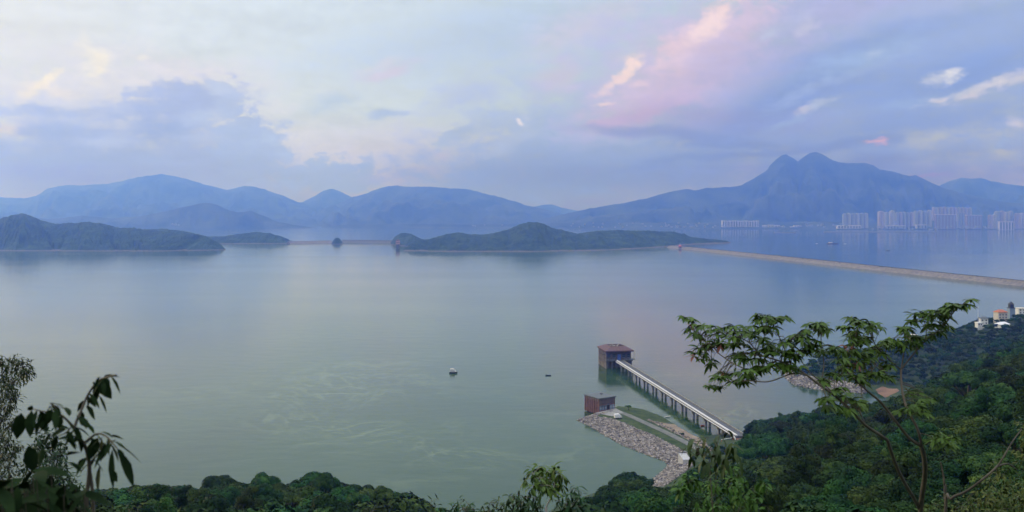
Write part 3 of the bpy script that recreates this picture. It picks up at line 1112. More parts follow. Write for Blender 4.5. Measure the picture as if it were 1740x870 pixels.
def rock_into(mb, c, r, rng):
    t = (1 + 5 ** .5) / 2
    base = [(-1, t, 0), (1, t, 0), (-1, -t, 0), (1, -t, 0), (0, -1, t), (0, 1, t), (0, -1, -t), (0, 1, -t), (t, 0, -1), (t, 0, 1), (-t, 0, -1), (-t, 0, 1)]
    fc = [(0, 11, 5), (0, 5, 1), (0, 1, 7), (0, 7, 10), (0, 10, 11), (1, 5, 9), (5, 11, 4), (11, 10, 2), (10, 7, 6), (7, 1, 8), (3, 9, 4), (3, 4, 2), (3, 2, 6), (3, 6, 8), (3, 8, 9), (4, 9, 5), (2, 4, 11), (6, 2, 10), (8, 6, 7), (9, 8, 1)]
    M = Matrix.Rotation(rng.uniform(0, 6.28), 3, 'Z') @ Matrix.Rotation(rng.uniform(0, 6.28), 3, 'X')
    s = (rng.uniform(.7, 1.2), rng.uniform(.6, 1.0), rng.uniform(.5, .9))
    vs = []
    for b_ in base:
        v = Vector(b_) * (r / 1.9) * rng.uniform(.72, 1.2)
        v = M @ Vector((v.x * s[0], v.y * s[1], v.z * s[2]))
        vs.append((c[0] + v.x, c[1] + v.y, c[2] + v.z))
    mb.add(vs, fc)


def riprap(name, mask_fn, zf, box, n, rmin, rmax, label, seed):
    rng = random.Random(seed)
    mb = MB()
    P = np.stack([RNG.uniform(box[0], box[1], n), RNG.uniform(box[2], box[3], n)], 1)
    ok = mask_fn(P)
    P = P[ok]
    Z = zf(P)
    for (x, y), z in zip(P, Z):
        r = rng.uniform(rmin, rmax) * (1.0 if rng.random() < .8 else 1.4)
        rock_into(mb, (x, y, z + r * .12), r, rng)
    o = mb.build(name, m_rock)
    # every stone its own tone
    col = o.data.color_attributes.new('tone', 'FLOAT_COLOR', 'POINT')
    tones = np.repeat(RNG.uniform(.35, 1.12, len(P)) ** 1.2, 12)
    warm = np.repeat(RNG.uniform(-.05, .06, len(P)), 12)
    arr = np.stack([tones * (1 + warm), tones, tones * (1 - warm), np.ones_like(tones)], 1).astype(np.float32)
    col.data.foreach_set('color', arr.ravel())
    return tag(o, label=label, kind='stuff')


t = m_rock.node_tree
_b = t.nodes['Principled BSDF']
_src = _b.inputs['Base Color'].links[0].from_socket
_at = t.nodes.new('ShaderNodeAttribute')
_at.attribute_name = 'tone'
_mx = t.nodes.new('ShaderNodeMix')
_mx.data_type = 'RGBA'
_mx.blend_type = 'MULTIPLY'
_mx.inputs[0].default_value = 1.0
t.links.new(_src, _mx.inputs[6])
t.links.new(_at.outputs['Color'], _mx.inputs[7])
t.links.new(_mx.outputs[2], _b.inputs['Base Color'])


def left_slope(P):
    z = bank_height(P, WPOLY, TPOLY, ZT)
    return (z > -.6) & (z < ZT - .03) & (pdist(L_xy, P) < pdist(R_xy, P)) & (P[:, 0] < 118)


riprap('riprap', left_slope, lambda P: bank_height(P, WPOLY, TPOLY, ZT), (34, 120, 376, 545), 52000, .34, .82, 'pale grey boulders covering the seaward slope of the spit', 3)


def right_edge(P):
    z = bank_height(P, WPOLY, TPOLY, ZT)
    return (z > 1.5) & (z < ZT) & (pdist(R_xy, P) < pdist(L_xy, P)) & (P[:, 1] < 505) & (P[:, 0] < 112)


riprap('riprap', right_edge, lambda P: bank_height(P, WPOLY, TPOLY, ZT), (34, 120, 376, 545), 5000, .4, .8, 'scattered stones along the sandy side of the spit', 4)

# stone revetment of the little headland across the cove
HW = [(1342, 646), (1352, 654), (1375, 659), (1405, 663), (1440, 667), (1470, 668)]
HT = [(1350, 638), (1372, 640), (1405, 643), (1440, 650), (1474, 658)]
hw_ = [onz(x, y, 0) for x, y in HW]
ht_ = [onz(x, y, 4.0) for x, y in HT]
back_ = [Vector((270, 760, 0)), Vector((215, 760, 0))]
HWP = np.array([(p.x, p.y) for p in hw_ + back_])
HTP = np.array([(p.x, p.y) for p in ht_ + [Vector((266, 756, 0)), Vector((222, 756, 0))]])


def head_z(P):
    return np.maximum(bank_height(P, HWP, HTP, 4.0), ground_z(P))


xs = np.arange(188, 262, 1.5)
ys = np.arange(575, 665, 1.5)
XX, YY = np.meshgrid(xs, ys, indexing='ij')
P2 = np.stack([XX.ravel(), YY.ravel()], 1)
Z2 = bank_height(P2, HWP, HTP, 4.0) - .3
n2 = len(ys)
fs = [(i * n2 + j, (i + 1) * n2 + j, (i + 1) * n2 + j + 1, i * n2 + j + 1) for i in range(len(xs) - 1) for j in range(n2 - 1)]
me = bpy.data.meshes.new('headland')
me.from_pydata([(x, y, z) for (x, y), z in zip(P2, np.maximum(Z2, -6))], [], fs)
me.materials.append(m_rubble)
me.materials.append(m_ground)
me.polygons.foreach_set('material_index', [1 if Z2[f[0]] > 3.4 else 0 for f in fs])
tag(link('headland', me, None), kind='structure')
HL = np.array([(p.x, p.y) for p in hw_])
riprap('riprap', lambda P: (bank_height(P, HWP, HTP, 4.0) > -.6) & (bank_height(P, HWP, HTP, 4.0) < 3.99) & (pdist(HL, P) < 16), lambda P: bank_height(P, HWP, HTP, 4.0), (188, 262, 575, 665), 12000, .7, 1.3, 'grey boulder revetment round the little headland behind the branching tree', 5)

# orange soil beach at the head of the cove
bx = [(1483, 661), (1497, 657.5), (1510, 661), (1526, 663.5), (1531, 667.5), (1515, 671), (1504, 675), (1492, 669)]
bp_ = np.array([(at(x, (CAMH - .8) * FPX / (y - HZ), 0).x, (CAMH - .8) * FPX / (y - HZ)) for x, y in bx])
mb = MB()
c0 = bp_.mean(0)
ring = [tuple(c0)]
vsb, fsb = [], []
for k_ in range(5):
    for p in bp_:
        q = c0 + (p - c0) * (k_ + .02) / 4 * (1 if k_ < 2 else random.uniform(.8, 1.1))
        vsb.append((q[0], q[1], max(gz(q[0], q[1]), .1) + .22 - (.5 if k_ == 4 else 0)))
nb = len(bp_)
for k_ in range(4):
    for j in range(nb):
        fsb.append((k_ * nb + j, k_ * nb + (j + 1) % nb, (k_ + 1) * nb + (j + 1) % nb, (k_ + 1) * nb + j))
mb.add(vsb, fsb)
tag(mb.build('beach', m_osand, smooth=True), kind='structure')

# ------------------------------------------------------------------ draw-off tower
TY = R(8.8)
TC = Vector((81.2, 696.4, 0))
tw = thing('intake_tower', TC, 'large brick intake tower with maroon hipped roof in the water at the bridge end', 'tower', yaw=TY)
hw, hd = 10.2, 11.5
mb = MB()
mb.box((0, 2.2, -6), (2 * hw - .8, 2 * hd - 4.4, 11.6))
mb.build('shaft', m_stonew, tw)
for i in range(6):
    x = -hw + .7 + i * (2 * hw - 1.4) / 5
    MB().box((x, -hd + .9, -6), (1.2, 1.4, 11.4)).build('column', m_darkconc, tw)
MB().box((0, 0, 5.6), (2 * hw + .9, 2 * hd + .9, .7)).build('gallery_floor', m_darkconc, tw)
wallm = MB().box((0, .5, 6.3), (2 * hw - 1.0, 2 * hd - 2.2, 6.6)).build('wall', m_dbrick, tw)
# brick left flank with slit windows
fl = MB()
for i in range(6):
    y = -hd + .2 + i * (2 * hd - .4 - 1.5) / 5
    fl.box((-hw - .25, y + .75, -6), (.7, 1.5, 18.7))
fl.box((-hw + .02, 0, -6), (.5, 2 * hd - .2, 9.2))
fl.build('buttress', m_stonew, tw)
for i in range(5):
    y = -hd + 2.0 + i * (2 * hd - 2.6) / 4.6 + .8
    for z0, h in ((7.2, 1.9), (10.1, 1.9)):
        w_ = MB().box((-hw + .48, y, z0), (.16, 1.3, h)).build('window', m_glass, tw)
        MB().box((-hw + .42, y, z0 - .2), (.34, 1.6, .18)).build('sill', m_concrete, w_)
for i in range(5):
    if i == 2:
        continue
    x = -hw + 2.4 + i * (2 * hw - 4.8) / 4
    w_ = MB().box((x, -hd + 1.53, 8.2), (2.3, .16, 2.6)).build('window', m_glass, tw)
    fr = MB()
    fr.box((x, -hd + 1.44, 9.4), (2.3, .08, .14))
    fr.box((x, -hd + 1.44, 8.0), (2.5, .26, .16))
    fr.build('frame', m_bluegrey, w_)
dr_ = MB().box((.2, -hd + 1.5, 6.3), (2.6, .22, 4.3)).build('door', m_blue, tw)
MB().box((.2, -hd + 1.36, 6.4), (.12, .1, 4.1)).build('door_seam', m_bluegrey, dr_)
# gallery rail
rl = MB()
for (x0, y0, x1, y1) in ((-hw, -hd - .2, -3.6, -hd - .2), (3.9, -hd - .2, hw, -hd - .2), (hw + .25, -hd, hw + .25, hd)):
    n = int(max(abs(x1 - x0), abs(y1 - y0)) / 1.6)
    for i in range(n + 1):
        rl.box((x0 + (x1 - x0) * i / n, y0 + (y1 - y0) * i / n, 6.3), (.1, .1, 1.2))
    for z in (6.9, 7.45):
        rl.tube([(x0, y0, z), (x1, y1, z)], .06, 4)
rl.build('railing', m_bluegrey, tw)
# balcony on the right-hand side with a pale frame
bal = MB()
bal.box((hw + 1.7, -hd + 4, 6.0), (3.0, 3.4, .35))
bal.build('balcony', m_darkconc, tw)
bf = MB()
for y in (-hd + 2.5, -hd + 5.5):
    bf.box((hw + 3.0, y, 6.35), (.22, .22, 5.6))
bf.box((hw + 3.0, -hd + 4, 11.6), (.24, 3.3, .24))
bf.build('balcony_frame', m_offw, tw)
MB().box((-hw - 1.3, -hd + 3.0, 10.6), (2.2, 2.4, .5)).build('canopy', m_darkconc, tw)


def hip_roof(mb, hx, hy, z0, z1, inset, fascia=.6):
    vs = [(-hx, -hy, z0), (hx, -hy, z0), (hx, hy, z0), (-hx, hy, z0), (-hx, -hy, z0 + fascia), (hx, -hy, z0 + fascia), (hx, hy, z0 + fascia), (-hx, hy, z0 + fascia),
          (-hx + inset, -hy + inset, z1), (hx - inset, -hy + inset, z1), (hx - inset, hy - inset, z1), (-hx + inset, hy - inset, z1)]
    mb.add(vs, [(3, 2, 1, 0), (0, 1, 5, 4), (1, 2, 6, 5), (2, 3, 7, 6), (3, 0, 4, 7), (4, 5, 9, 8), (5, 6, 10, 9), (6, 7, 11, 10), (7, 4, 8, 11), (8, 9, 10, 11)])


rm = MB()
hip_roof(rm, hw + 1.2, hd + 1.3, 12.9, 16.2, 5.6, .9)
roof = rm.build('roof', m_maroon, tw)
sm = MB()
for (a, b_) in ((-2.6, -3.6), (.2, -4.4), (-1.2, -1.6), (-4.2, -.6), (1.4, -.6), (-2.0, 1.4), (3.0, 2.4)):
    sm2 = MB().box((a, b_, 16.21), (.9, .7, .18)).build('skylight', m_white, roof)
gm = MB()
for i in range(1, 9):
    gm.box((0, -hd - 1.3 + 5.6 + i * 1.5, 16.21), (11.0, .10, .12))
gm.build('roof_seam', m_dark, roof)

m_pipe = plain('pale_pipe_paint', (.50, .50, .51), .5)
# ------------------------------------------------------------------ footbridge
BA, BB = Vector((116.6, 452.0, 0)), Vector((82.6, 682.6, 0))
BL = (BB - BA).length
byaw = math.atan2(BB.y - BA.y, BB.x - BA.x)
br = thing('footbridge', BA, 'long straight service bridge on pier pairs with white pipes leading to the brick tower', 'bridge', yaw=byaw)
dk = MB()
dk.box((BL / 2, 0, 5.4), (BL, 5.6, .9))
dk.box((BL / 2, 1.9, 4.4), (BL, .6, 1.0))
dk.box((BL / 2, -1.9, 4.4), (BL, .6, 1.0))
dk.build('deck', m_darkconc, br)
MB().box((BL / 2, -.35, 6.304), (BL, 4.4, .05)).build('road', m_asphalt, br)
for y in (-2.72, 1.95):
    MB().box((BL / 2, y, 6.3), (BL, .34, .75)).build('parapet', m_white if y > 0 else m_concrete, br)
for (y, z, r) in ((2.55, 6.75, .30), (3.5, 6.15, .28)):
    p = MB()
    p.tube([(0, y, z), (BL - 3, y, z)], r, 10)
    if y > 3:
        p.tube([(0, y, z), (-1.2, y, z - .5), (-2.0, y, z - 2.8), (-2.2, y, z - 4.5)], r, 10)
    p.build('pipe', m_pipe, br)
n = 30
for i in range(n):
    x = 3 + i * (BL - 6) / (n - 1)
    MB().box((x, 3.0, 5.3), (.35, 2.0, .5)).build('pipe_bracket', m_dark, br)
NP = 12
for i in range(NP):
    x = 7 + i * (BL - 18) / (NP - 1)
    pr = MB()
    pr.box((x, 0, 3.5), (1.2, 4.6, .9))
    for y in (-1.15, 1.15):
        pr.box((x, y, -6), (1.2, 1.05, 9.6))
    pr.build('pier', m_concrete, br)
for i in range(11):
    x = 10 + i * (BL - 20) / 10
    lp = MB()
    lp.tube([(x, -2.95, 6.2), (x, -2.95, 8.0)], .06, 5)
    lp.box((x, -2.75, 7.95), (.28, .7, .16))
    lp.build('lamp', m_dark, br)
ab = MB()
ab.box((-2.3, -.2, -1), (4.4, 6.6, 6.3))
ab.build('abutment', m_brick, br)

# barrier pole by the bridge root
bz = max(gz(114, 447), ZT)
bq = at(1236, 446, bz)
bpole = thing('barrier', bq, 'white pole barrier lying across the track at the near end of the bridge', 'barrier', yaw=R(25))
MB().tube([(-3.8, 0, 1.0), (3.8, 0, 1.15)], .13, 6).build('pole', m_white, bpole)
MB().box((3.6, 0, 0), (.35, .35, .98)).build('post', m_red, bpole)
MB().box((-3.6, 0, 0), (.2, .2, .86)).build('post', m_red, bpole)

# ------------------------------------------------------------------ brick valve house on the spit
VY = R(32.7)
VC = Vector((53.2, 535.7, ZT))
vh = thing('valve_house', VC, 'square red brick building with a flat grey roof at the tip of the spit', 'building', yaw=VY)
vx, vy = 6.3, 6.95
MB().box((0, 0, -2.2), (2 * vx - .4, 2 * vy - .4, 9.0)).build('wall', m_brick, vh)
fw = MB()
fw.box((0, -vy + .13, 3.4), (2 * vx - .8, .16, 3.3))
fw.build('wall_panel', m_dbrick, vh)
for i in range(7):
    y = -vy + .4 + i * (2 * vy - .8) / 6
    MB().box((-vx + .02, y, -2.2), (.5, .7, 8.6)).build('pilaster', m_brick, vh)
for i in range(6):
    y = -vy + .4 + (i + .5) * (2 * vy - .8) / 6
    w_ = MB().box((-vx + .16, y, 5.4), (.12, 1.2, .75)).build('window', m_offw, vh)
    MB().box((-vx + .07, y, 5.55), (.07, .9, .45)).build('pane', m_glass, w_)
for i in range(6):
    x = -vx + 1.3 + i * 1.95
    d_ = MB().box((x, -vy + .15, .05), (1.5, .2, 2.5 if i != 3 else 3.3)).build('shutter', m_bluegrey if i != 3 else m_dark, vh)
    if i != 3:
        MB().box((x, -vy + .03, 1.2), (1.3, .06, .12)).build('shutter_bar', m_white, d_)
MB().box((-1.6, -vy - .35, 2.75), (7.6, 1.2, .22)).build('canopy', m_darkconc, vh)
for i in range(4):
    y = -vy + 2.2 + i * 3.2
    MB().box((vx - .1, y, 3.8), (.14, 1.4, 1.4)).build('window', m_glass, vh)
rf = MB()
rf.box((0, 0, 6.8), (2 * vx + .9, 2 * vy + .9, .55))
rfo = rf.build('roof', m_slate, vh)
MB().box((0, 0, 7.354), (2 * vx + .1, 2 * vy + .1, .06)).build('roof_membrane', m_slate, rfo)
MB().box((2.4, 2.0, 7.42), (1.2, 1.2, .6)).build('roof_vent', m_darkconc, rfo)

# ------------------------------------------------------------------ small things on the spit
def wheel(mb, x, y, z, r, w):
    vs, fs = [], []
    for s in (-1, 1):
        for k_ in range(12):
            q = 2 * math.pi * k_ / 12
            vs.append((x + math.cos(q) * r, y + s * w / 2, z + math.sin(q) * r))
    for k_ in range(12):
        fs.append((k_, (k_ + 1) % 12, 12 + (k_ + 1) % 12, 12 + k_))
    fs += [tuple(range(12))[::-1], tuple(range(12, 24))]
    mb.add(vs, fs)


p = onz(1050, 711.5, ZT)
tk = thing('truck', (p.x, p.y, ZT + .02), 'small white box truck parked beside the track near the brick building', 'truck', yaw=R(18))
MB().box((-.8, 0, .75), (2.7, 1.8, 2.0)).build('cargo_box', m_white, tk)
cb = MB()
cb.add([(.62, -.85, .55), (2.1, -.85, .55), (2.1, .85, .55), (.62, .85, .55), (.62, -.85, 2.15), (1.45, -.85, 2.15), (1.45, .85, 2.15), (.62, .85, 2.15), (2.1, -.85, 1.25), (2.1, .85, 1.25)],
       [(3, 2, 1, 0), (0, 1, 8, 5, 4), (1, 2, 9, 8), (2, 3, 7, 6, 9), (4, 5, 6, 7), (5, 8, 9, 6), (3, 0, 4, 7)])
cab = cb.build('cab', m_white, tk)
wd = MB()
wd.add([(1.49, -.72, 2.07), (2.09, -.72, 1.33), (2.09, .72, 1.33), (1.49, .72, 2.07)], [(0, 1, 2, 3)])
for v in range(4):
    pass
wd.v = [(x + .02, y, z + .02) for x, y, z in wd.v]
wd.build('windscreen', m_glass, cab)
MB().box((.1, 0, .45), (3.9, 1.5, .28)).build('chassis', m_dark, tk)
for x in (-1.4, 1.45):
    for y in (-.8, .8):
        w_ = MB()
        wheel(w_, x, y, .42, .42, .26)
        w_.build('wheel', m_dark, tk)

p = onz(1165, 783, 3.2)
blk = thing('concrete_block', (p.x, p.y, max(gz(p.x, p.y), 1.6)), 'pale sloping concrete slab beside the boulders at the root of the spit', 'block', yaw=R(20))
sl = MB()
sl.add([(-2.1, -1.2, -1), (2.0, -1.2, -1), (2.0, 3.2, -1), (-2.1, 3.2, -1), (-2.1, -1.2, 2.6), (2.0, -1.2, 2.4), (2.0, 3.2, 4.6), (-2.1, 3.2, 4.9)],
       [(3, 2, 1, 0), (4, 5, 6, 7), (0, 1, 5, 4), (1, 2, 6, 5), (2, 3, 7, 6), (3, 0, 4, 7)])
sl.build('slab', plain('pale_concrete', (.42, .42, .44), .8), blk)
MB().box((0, 3.0, 4.55), (4.3, .5, .5)).build('coping', m_concrete, blk)


def hull_mesh(L, B, H, sheer=.25, n=12, flare=.75, transom=.7):
    """open boat hull: closed bottom, gunwale rim and a floor"""
    mb = MB()
    vs, fs = [], []
    for i in range(n + 1):
        s = i / n
        x = -L / 2 + L * s
        w = B / 2 * (transom + (1 - transom) * math.sin(min(s / .45, 1) * math.pi / 2)) * (1 if s < .5 else math.cos((s - .5) / .5 * math.pi / 2 * .97) ** .7)
        zt = H + sheer * (max(0, s - .4) / .6) ** 2
        zb = .12 * (max(0, s - .75) / .25) ** 2 * H * 4
        vs += [(x, -w, zt), (x, -w * flare, zb + .12 * H), (x, 0, zb - .1 * H), (x, w * flare, zb + .12 * H), (x, w, zt), (x, w * .86, zt), (x, w * .7, zb + .35 * H), (x, -w * .7, zb + .35 * H), (x, -w * .86, zt)]
    m_ = 9
    for i in range(n):
        for j in range(m_):
            a, b_ = i * m_ + j, i * m_ + (j + 1) % m_
            fs.append((a, a + m_, b_ + m_, b_))
    fs.append(tuple(range(m_)))
    fs.append(tuple(n * m_ + j for j in range(m_))[::-1])
    mb.add(vs, fs)
    return mb


def rowboat(px, py, L, yaw, mat, label, person=False):
    p = onz(px, py, 0)
    bt = thing('rowboat', (p.x, p.y, .0), label, 'boat', yaw=yaw)
    hull_mesh(L, L * .28, .55).build('hull', mat, bt)
    for x in (-.28, .02, .28):
        MB().box((L * x, 0, .36), (.25, L * .23, .05)).build('thwart', m_wood, bt)
    return bt


rowboat(931.5, 638.5, 4.2, R(176), m_dark, 'small dark rowing boat on the open water left of the brick tower')
rowboat(1134.5, 709, 3.4, R(12), m_white, 'small white boat lying by the sandy edge of the spit')
rowboat(1196, 724, 3.6, R(6), m_red, 'small red boat moored between the bridge piers')

# white cabin cruiser on a dark hull
p = onz(770.5, 634, 0)
cr_ = thing('motorboat', (p.x, p.y, 0), 'white cabin motorboat with a dark hull floating in the middle of the reservoir', 'boat', yaw=R(-6))
LB = 6.2
hull_mesh(LB, 2.4, .95, .35, 14, .8, .8).build('hull', m_dark, cr_)
dkm = MB()
vs = []
for i in range(10):
    s = i / 9
    x = -LB / 2 + .15 + (LB - .5) * s
    w = 1.02 * (1 if s < .55 else math.cos((s - .55) / .45 * 1.45))
    vs += [(x, -w, 1.0 + .3 * max(0, s - .4)), (x, w, 1.0 + .3 * max(0, s - .4))]
dkm.add(vs, [(2 * i, 2 * i + 2, 2 * i + 3, 2 * i + 1) for i in range(9)])
dkm.build('deck', m_white, cr_)
cabm = MB()
cabm.box((-.5, 0, 1.02), (4.2, 1.8, 1.25), 0, .93)
cabo = cabm.build('cabin', m_white, cr_)
for s in (-1, 1):
    MB().box((-.5, s * .872, 1.5), (3.4, .05, .42)).build('window', m_glass, cabo)
MB().box((-.7, 0, 2.29), (3.6, 1.9, .12)).build('roof', m_white, cr_)
fl = MB()
for x in (-2.2, .4):
    for y in (-.8, .8):
        fl.tube([(x, y, 2.4), (x, y, 3.25)], .05, 5)
fl.box((-.9, 0, 3.25), (3.0, 1.9, .1))
fl.build('awning', m_offw, cr_)
MB().tube([(.7, 0, 2.4), (.7, 0, 4.3)], .045, 5).build('mast', m_dark, cr_)

# ships on the sea beyond the long dam
for (px, py, L, nm, lb, yaw, hm) in ((1415, 414.5, 46, 'barge', 'low work barge with a crane mast on the blue water beyond the long dam', 0.05, m_darkconc),
                                     (1509, 425.5, 13, 'fishing_boat', 'tiny dark fishing boat alone on the blue water beyond the long dam', .1, m_dark),
                                     (1388, 414, 8, 'motorboat', 'tiny pale boat off the left end of the work barge', .0, m_white),
                                     (1436, 414.5, 9, 'motorboat', 'tiny pale boat off the right end of the work barge', .0, m_white)):
    p = onz(px, py, -.6)
    sh = thing(nm, (p.x, p.y, -.6), lb, 'boat', yaw=yaw)
    hull_mesh(L, L * .24, L * .06 + .5, .3, 10, .9, .9).build('hull', hm, sh)
    MB().box((-L * .2, 0, L * .05), (L * .3, L * .16, L * .10), 0, .95).build('cabin', m_offw, sh)
    if L > 20:
        MB().tube([(L * .05, 0, 2), (L * .05, 0, 15)], .8, 6).build('mast', m_darkconc, sh)
        MB().tube([(L * .05, 0, 8), (L * .3, 0, 13)], .5, 5).build('crane_arm', m_darkconc, sh)

# ------------------------------------------------------------------ tower in the far corner of the reservoir and the hut at the dam end
p = at(676, 3000, 0)
ft = thing('intake_tower', (p.x, p.y, 0), 'small distant tower with pink brick top in the water beside the dark dam', 'tower', yaw=R(5))
MB().box((0, 0, -4), (11, 11, 17), 0, .98).build('shaft', m_darkconc, ft)
MB().box((0, 0, 13), (15, 15, 1.5)).build('gallery_floor', m_darkconc, ft)
MB().box((0, 0, 14.5), (13.6, 13.6, 12)).build('wall', plain('pink_brick', (.42, .27, .25), .8), ft)
for i in range(4):
    MB().box((-4.8 + 3.2 * i, -6.82, 18), (1.6, .1, 4)).build('window', m_glass, ft)
r_ = MB()
hip_roof(r_, 7.8, 7.8, 26.5, 30.5, 4.5, .7)
r_.build('roof', m_maroon, ft)

p = at(1155.5, 2960, 0)
hut = thing('gauge_house', (p.x, p.y, 0), 'small red roofed hut standing in the water at the island end of the long dam', 'hut', yaw=R(10))
MB().box((0, 0, -3), (9, 9, 6)).build('base', m_concrete, hut)
MB().box((0, 0, 3), (8, 8, 6)).build('wall', m_brick, hut)
r_ = MB()
hip_roof(r_, 5, 5, 9, 13.5, 4.6, .4)
r_.build('roof', m_red, hut)
MB().tube([(0, 0, 13), (0, 0, 19)], .4, 5).build('mast', m_offw, hut)

# ------------------------------------------------------------------ far city
def tower_mat(name, c, gap, fh):
    m, t, b = nodes_of(name)
    N, L = t.nodes, t.links
    tcn = N.new('ShaderNodeTexCoord')
    sp = N.new('ShaderNodeSeparateXYZ')
    L.new(tcn.outputs['Object'], sp.inputs[0])
    fr = N.new('ShaderNodeMath')
    fr.operation = 'MULTIPLY'
    fr.inputs[1].default_value = 1 / fh
    L.new(sp.outputs[2], fr.inputs[0])
    f2 = N.new('ShaderNodeMath')
    f2.operation = 'FRACT'
    L.new(fr.outputs[0], f2.inputs[0])
    g = N.new('ShaderNodeMath')
    g.operation = 'GREATER_THAN'
    g.inputs[1].default_value = .52
    L.new(f2.outputs[0], g.inputs[0])
    mx = N.new('ShaderNodeMix')
    mx.data_type = 'RGBA'
    mx.inputs[6].default_value = (*c, 1)
    mx.inputs[7].default_value = (*gap, 1)
    L.new(g.outputs[0], mx.inputs[0])
    L.new(mx.outputs[2], b.inputs['Base Color'])
    b.inputs['Roughness'].default_value = .8
    return m


m_t = [tower_mat('pale_pink_tower', (.34, .28, .27), (.18, .16, .17), 3.1), tower_mat('pale_cream_tower', (.36, .345, .33), (.18, .18, .18), 3.1),
       tower_mat('pale_grey_tower', (.28, .29, .30), (.14, .155, .17), 3.1), tower_mat('rose_slab', (.20, .15, .16), (.13, .11, .12), 3.1), tower_mat('white_block', (.50, .47, .46), (.24, .22, .22), 3.2)]


def cross_tower(px0, px1, pyt, d, mat, base=0.0, roof=True):
    """residential tower: cross plan with deep re-entrant slots, plant room and water tanks on the roof"""
    w = (px1 - px0) / FPX * d
    p = at((px0 + px1) / 2, d, base)
    zt = CAMH - (pyt - HZ) / FPX * d
    h = zt - base
    mb = MB()
    a, b_ = w / 2, w / 2 * .36
    mb.box((0, 0, 0), (2 * a, 2 * b_, h))
    mb.box((0, 0, .2), (2 * b_, 2 * a, h - .4))
    for sx in (-1, 1):
        for sy in (-1, 1):
            mb.box((sx * a * .60, sy * a * .62, .1), (a * .42, a * .42, h - 1.6))
    mb.box((0, 0, h), (w * .4, w * .4, 5.0))
    return mb, p, h


def city_tower(name, spans, pyt, d, label_fn, cat, group, mat, base=4.0):
    for k_, (x0, x1) in enumerate(spans):
        pt = pyt[k_] if hasattr(pyt, '__len__') else pyt
        dd = d[k_] if hasattr(d, '__len__') else d
        mb, p, h = cross_tower(x0, x1, pt, dd, None, base)
        mm = mat[k_ % len(mat)]
        root = thing(name, p, label_fn(k_), cat, group, yaw=R(8))
        mb.build('tower_body', mm, root)
        cap = MB().box((0, 0, h + .05), ((x1 - x0) / FPX * dd * .75, (x1 - x0) / FPX * dd * .2, 2.2))
        cap.build('roof_parapet', m_offw, root)


ORD = ['first', 'second', 'third', 'fourth', 'fifth', 'sixth', 'seventh', 'eighth', 'ninth', 'tenth', 'eleventh', 'twelfth', 'thirteenth']


def split(x0, x1, n, gap):
    w = (x1 - x0) / n
    return [(x0 + i * w, x0 + (i + 1) * w - gap) for i in range(n)]


city_tower('apartment_tower', split(1432, 1476, 6, 1.2), [363.5, 363, 363.6, 363.2, 362.8, 363], 6600, lambda k: '%s tower from the left in the separate left-hand row of the far city' % ORD[k], 'tower', 'towers of the left-hand row', [m_t[2], m_t[1]])
city_tower('apartment_tower', [(1492, 1502), (1503.5, 1511), (1512, 1520)], [359.5, 361, 358.5], [6650, 6750, 6650], lambda k: ['broad pinkish tower at the left end of the main city block', 'grey tower second from the left end of the main city block', 'tall slim tower third from the left end of the main city block'][k], 'tower', 'towers at the left end of the main city block', [m_t[0], m_t[2], m_t[1]])
city_tower('apartment_tower', split(1522, 1553, 5, 1.2), [361.5, 361, 360.6, 361.8, 361], 6700, lambda k: '%s from the left of five thin lower towers left of the tall main row' % ORD[k], 'tower', 'thin lower towers', [m_t[2], m_t[0], m_t[2]])
city_tower('apartment_tower', split(1553, 1584, 4, 1.4), [359, 358, 359, 357.5], 6800, lambda k: '%s from the left of four grey green towers just left of the tallest row' % ORD[k], 'tower', 'grey towers', [m_t[2], m_t[1]])
city_tower('apartment_tower', split(1584, 1652, 11, 1.3), [352.5, 353, 352.6, 352.2, 353, 352.5, 353, 353.2, 353, 353.4, 353.2], 7000, lambda k: '%s tower from the left in the tallest rear row of the far city' % ORD[k], 'tower', 'towers of the tallest rear row', [m_t[0], m_t[1], m_t[0]])
city_tower('apartment_tower', split(1626, 1640, 3, .9), [362, 361.5, 362], 6750, lambda k: '%s from the left of three slim towers between the two rose slab blocks' % ORD[k], 'tower', 'slim towers between the slabs', [m_t[2]])
city_tower('apartment_tower', [(1679, 1686), (1686.5, 1692), (1690, 1698), (1698.5, 1706), (1707, 1714), (1714.5, 1721), (1724, 1732), (1732.5, 1741), (1742, 1752), (1756, 1766)], [366, 365, 359.5, 359, 361, 359, 363, 362.5, 359, 361], [6500, 6550, 6600, 6600, 6650, 6600, 6550, 6650, 6700, 6700], lambda k: '%s tower from the left in the right-hand cluster at the edge of the city' % ORD[k], 'tower', 'towers of the right-hand cluster', [m_t[0], m_t[1], m_t[2]])


def slab(name, x0, x1, pt, d, dep, mat, label, base=3.0, grp=None):
    w = (x1 - x0) / FPX * d
    p = at((x0 + x1) / 2, d, base)
    h = CAMH - (pt - HZ) / FPX * d - base
    root = thing(name, p, label, 'building', grp, yaw=R(6))
    MB().box((0, 0, 0), (w, dep, h)).build('wall', mat, root)
    MB().box((0, 0, h + .02), (w + 3, dep + 2, 3.0)).build('roof', m_offw, root)
    n = max(2, int(w / 22))
    for i in range(n):
        x = -w / 2 + (i + .5) * w / n
        MB().box((x, -dep / 2 - .5, 2), (w / n * .35, 1.2, h - 5)).build('window_strip', m_glass if mat is not m_t[3] else m_t[2], root)
    return root


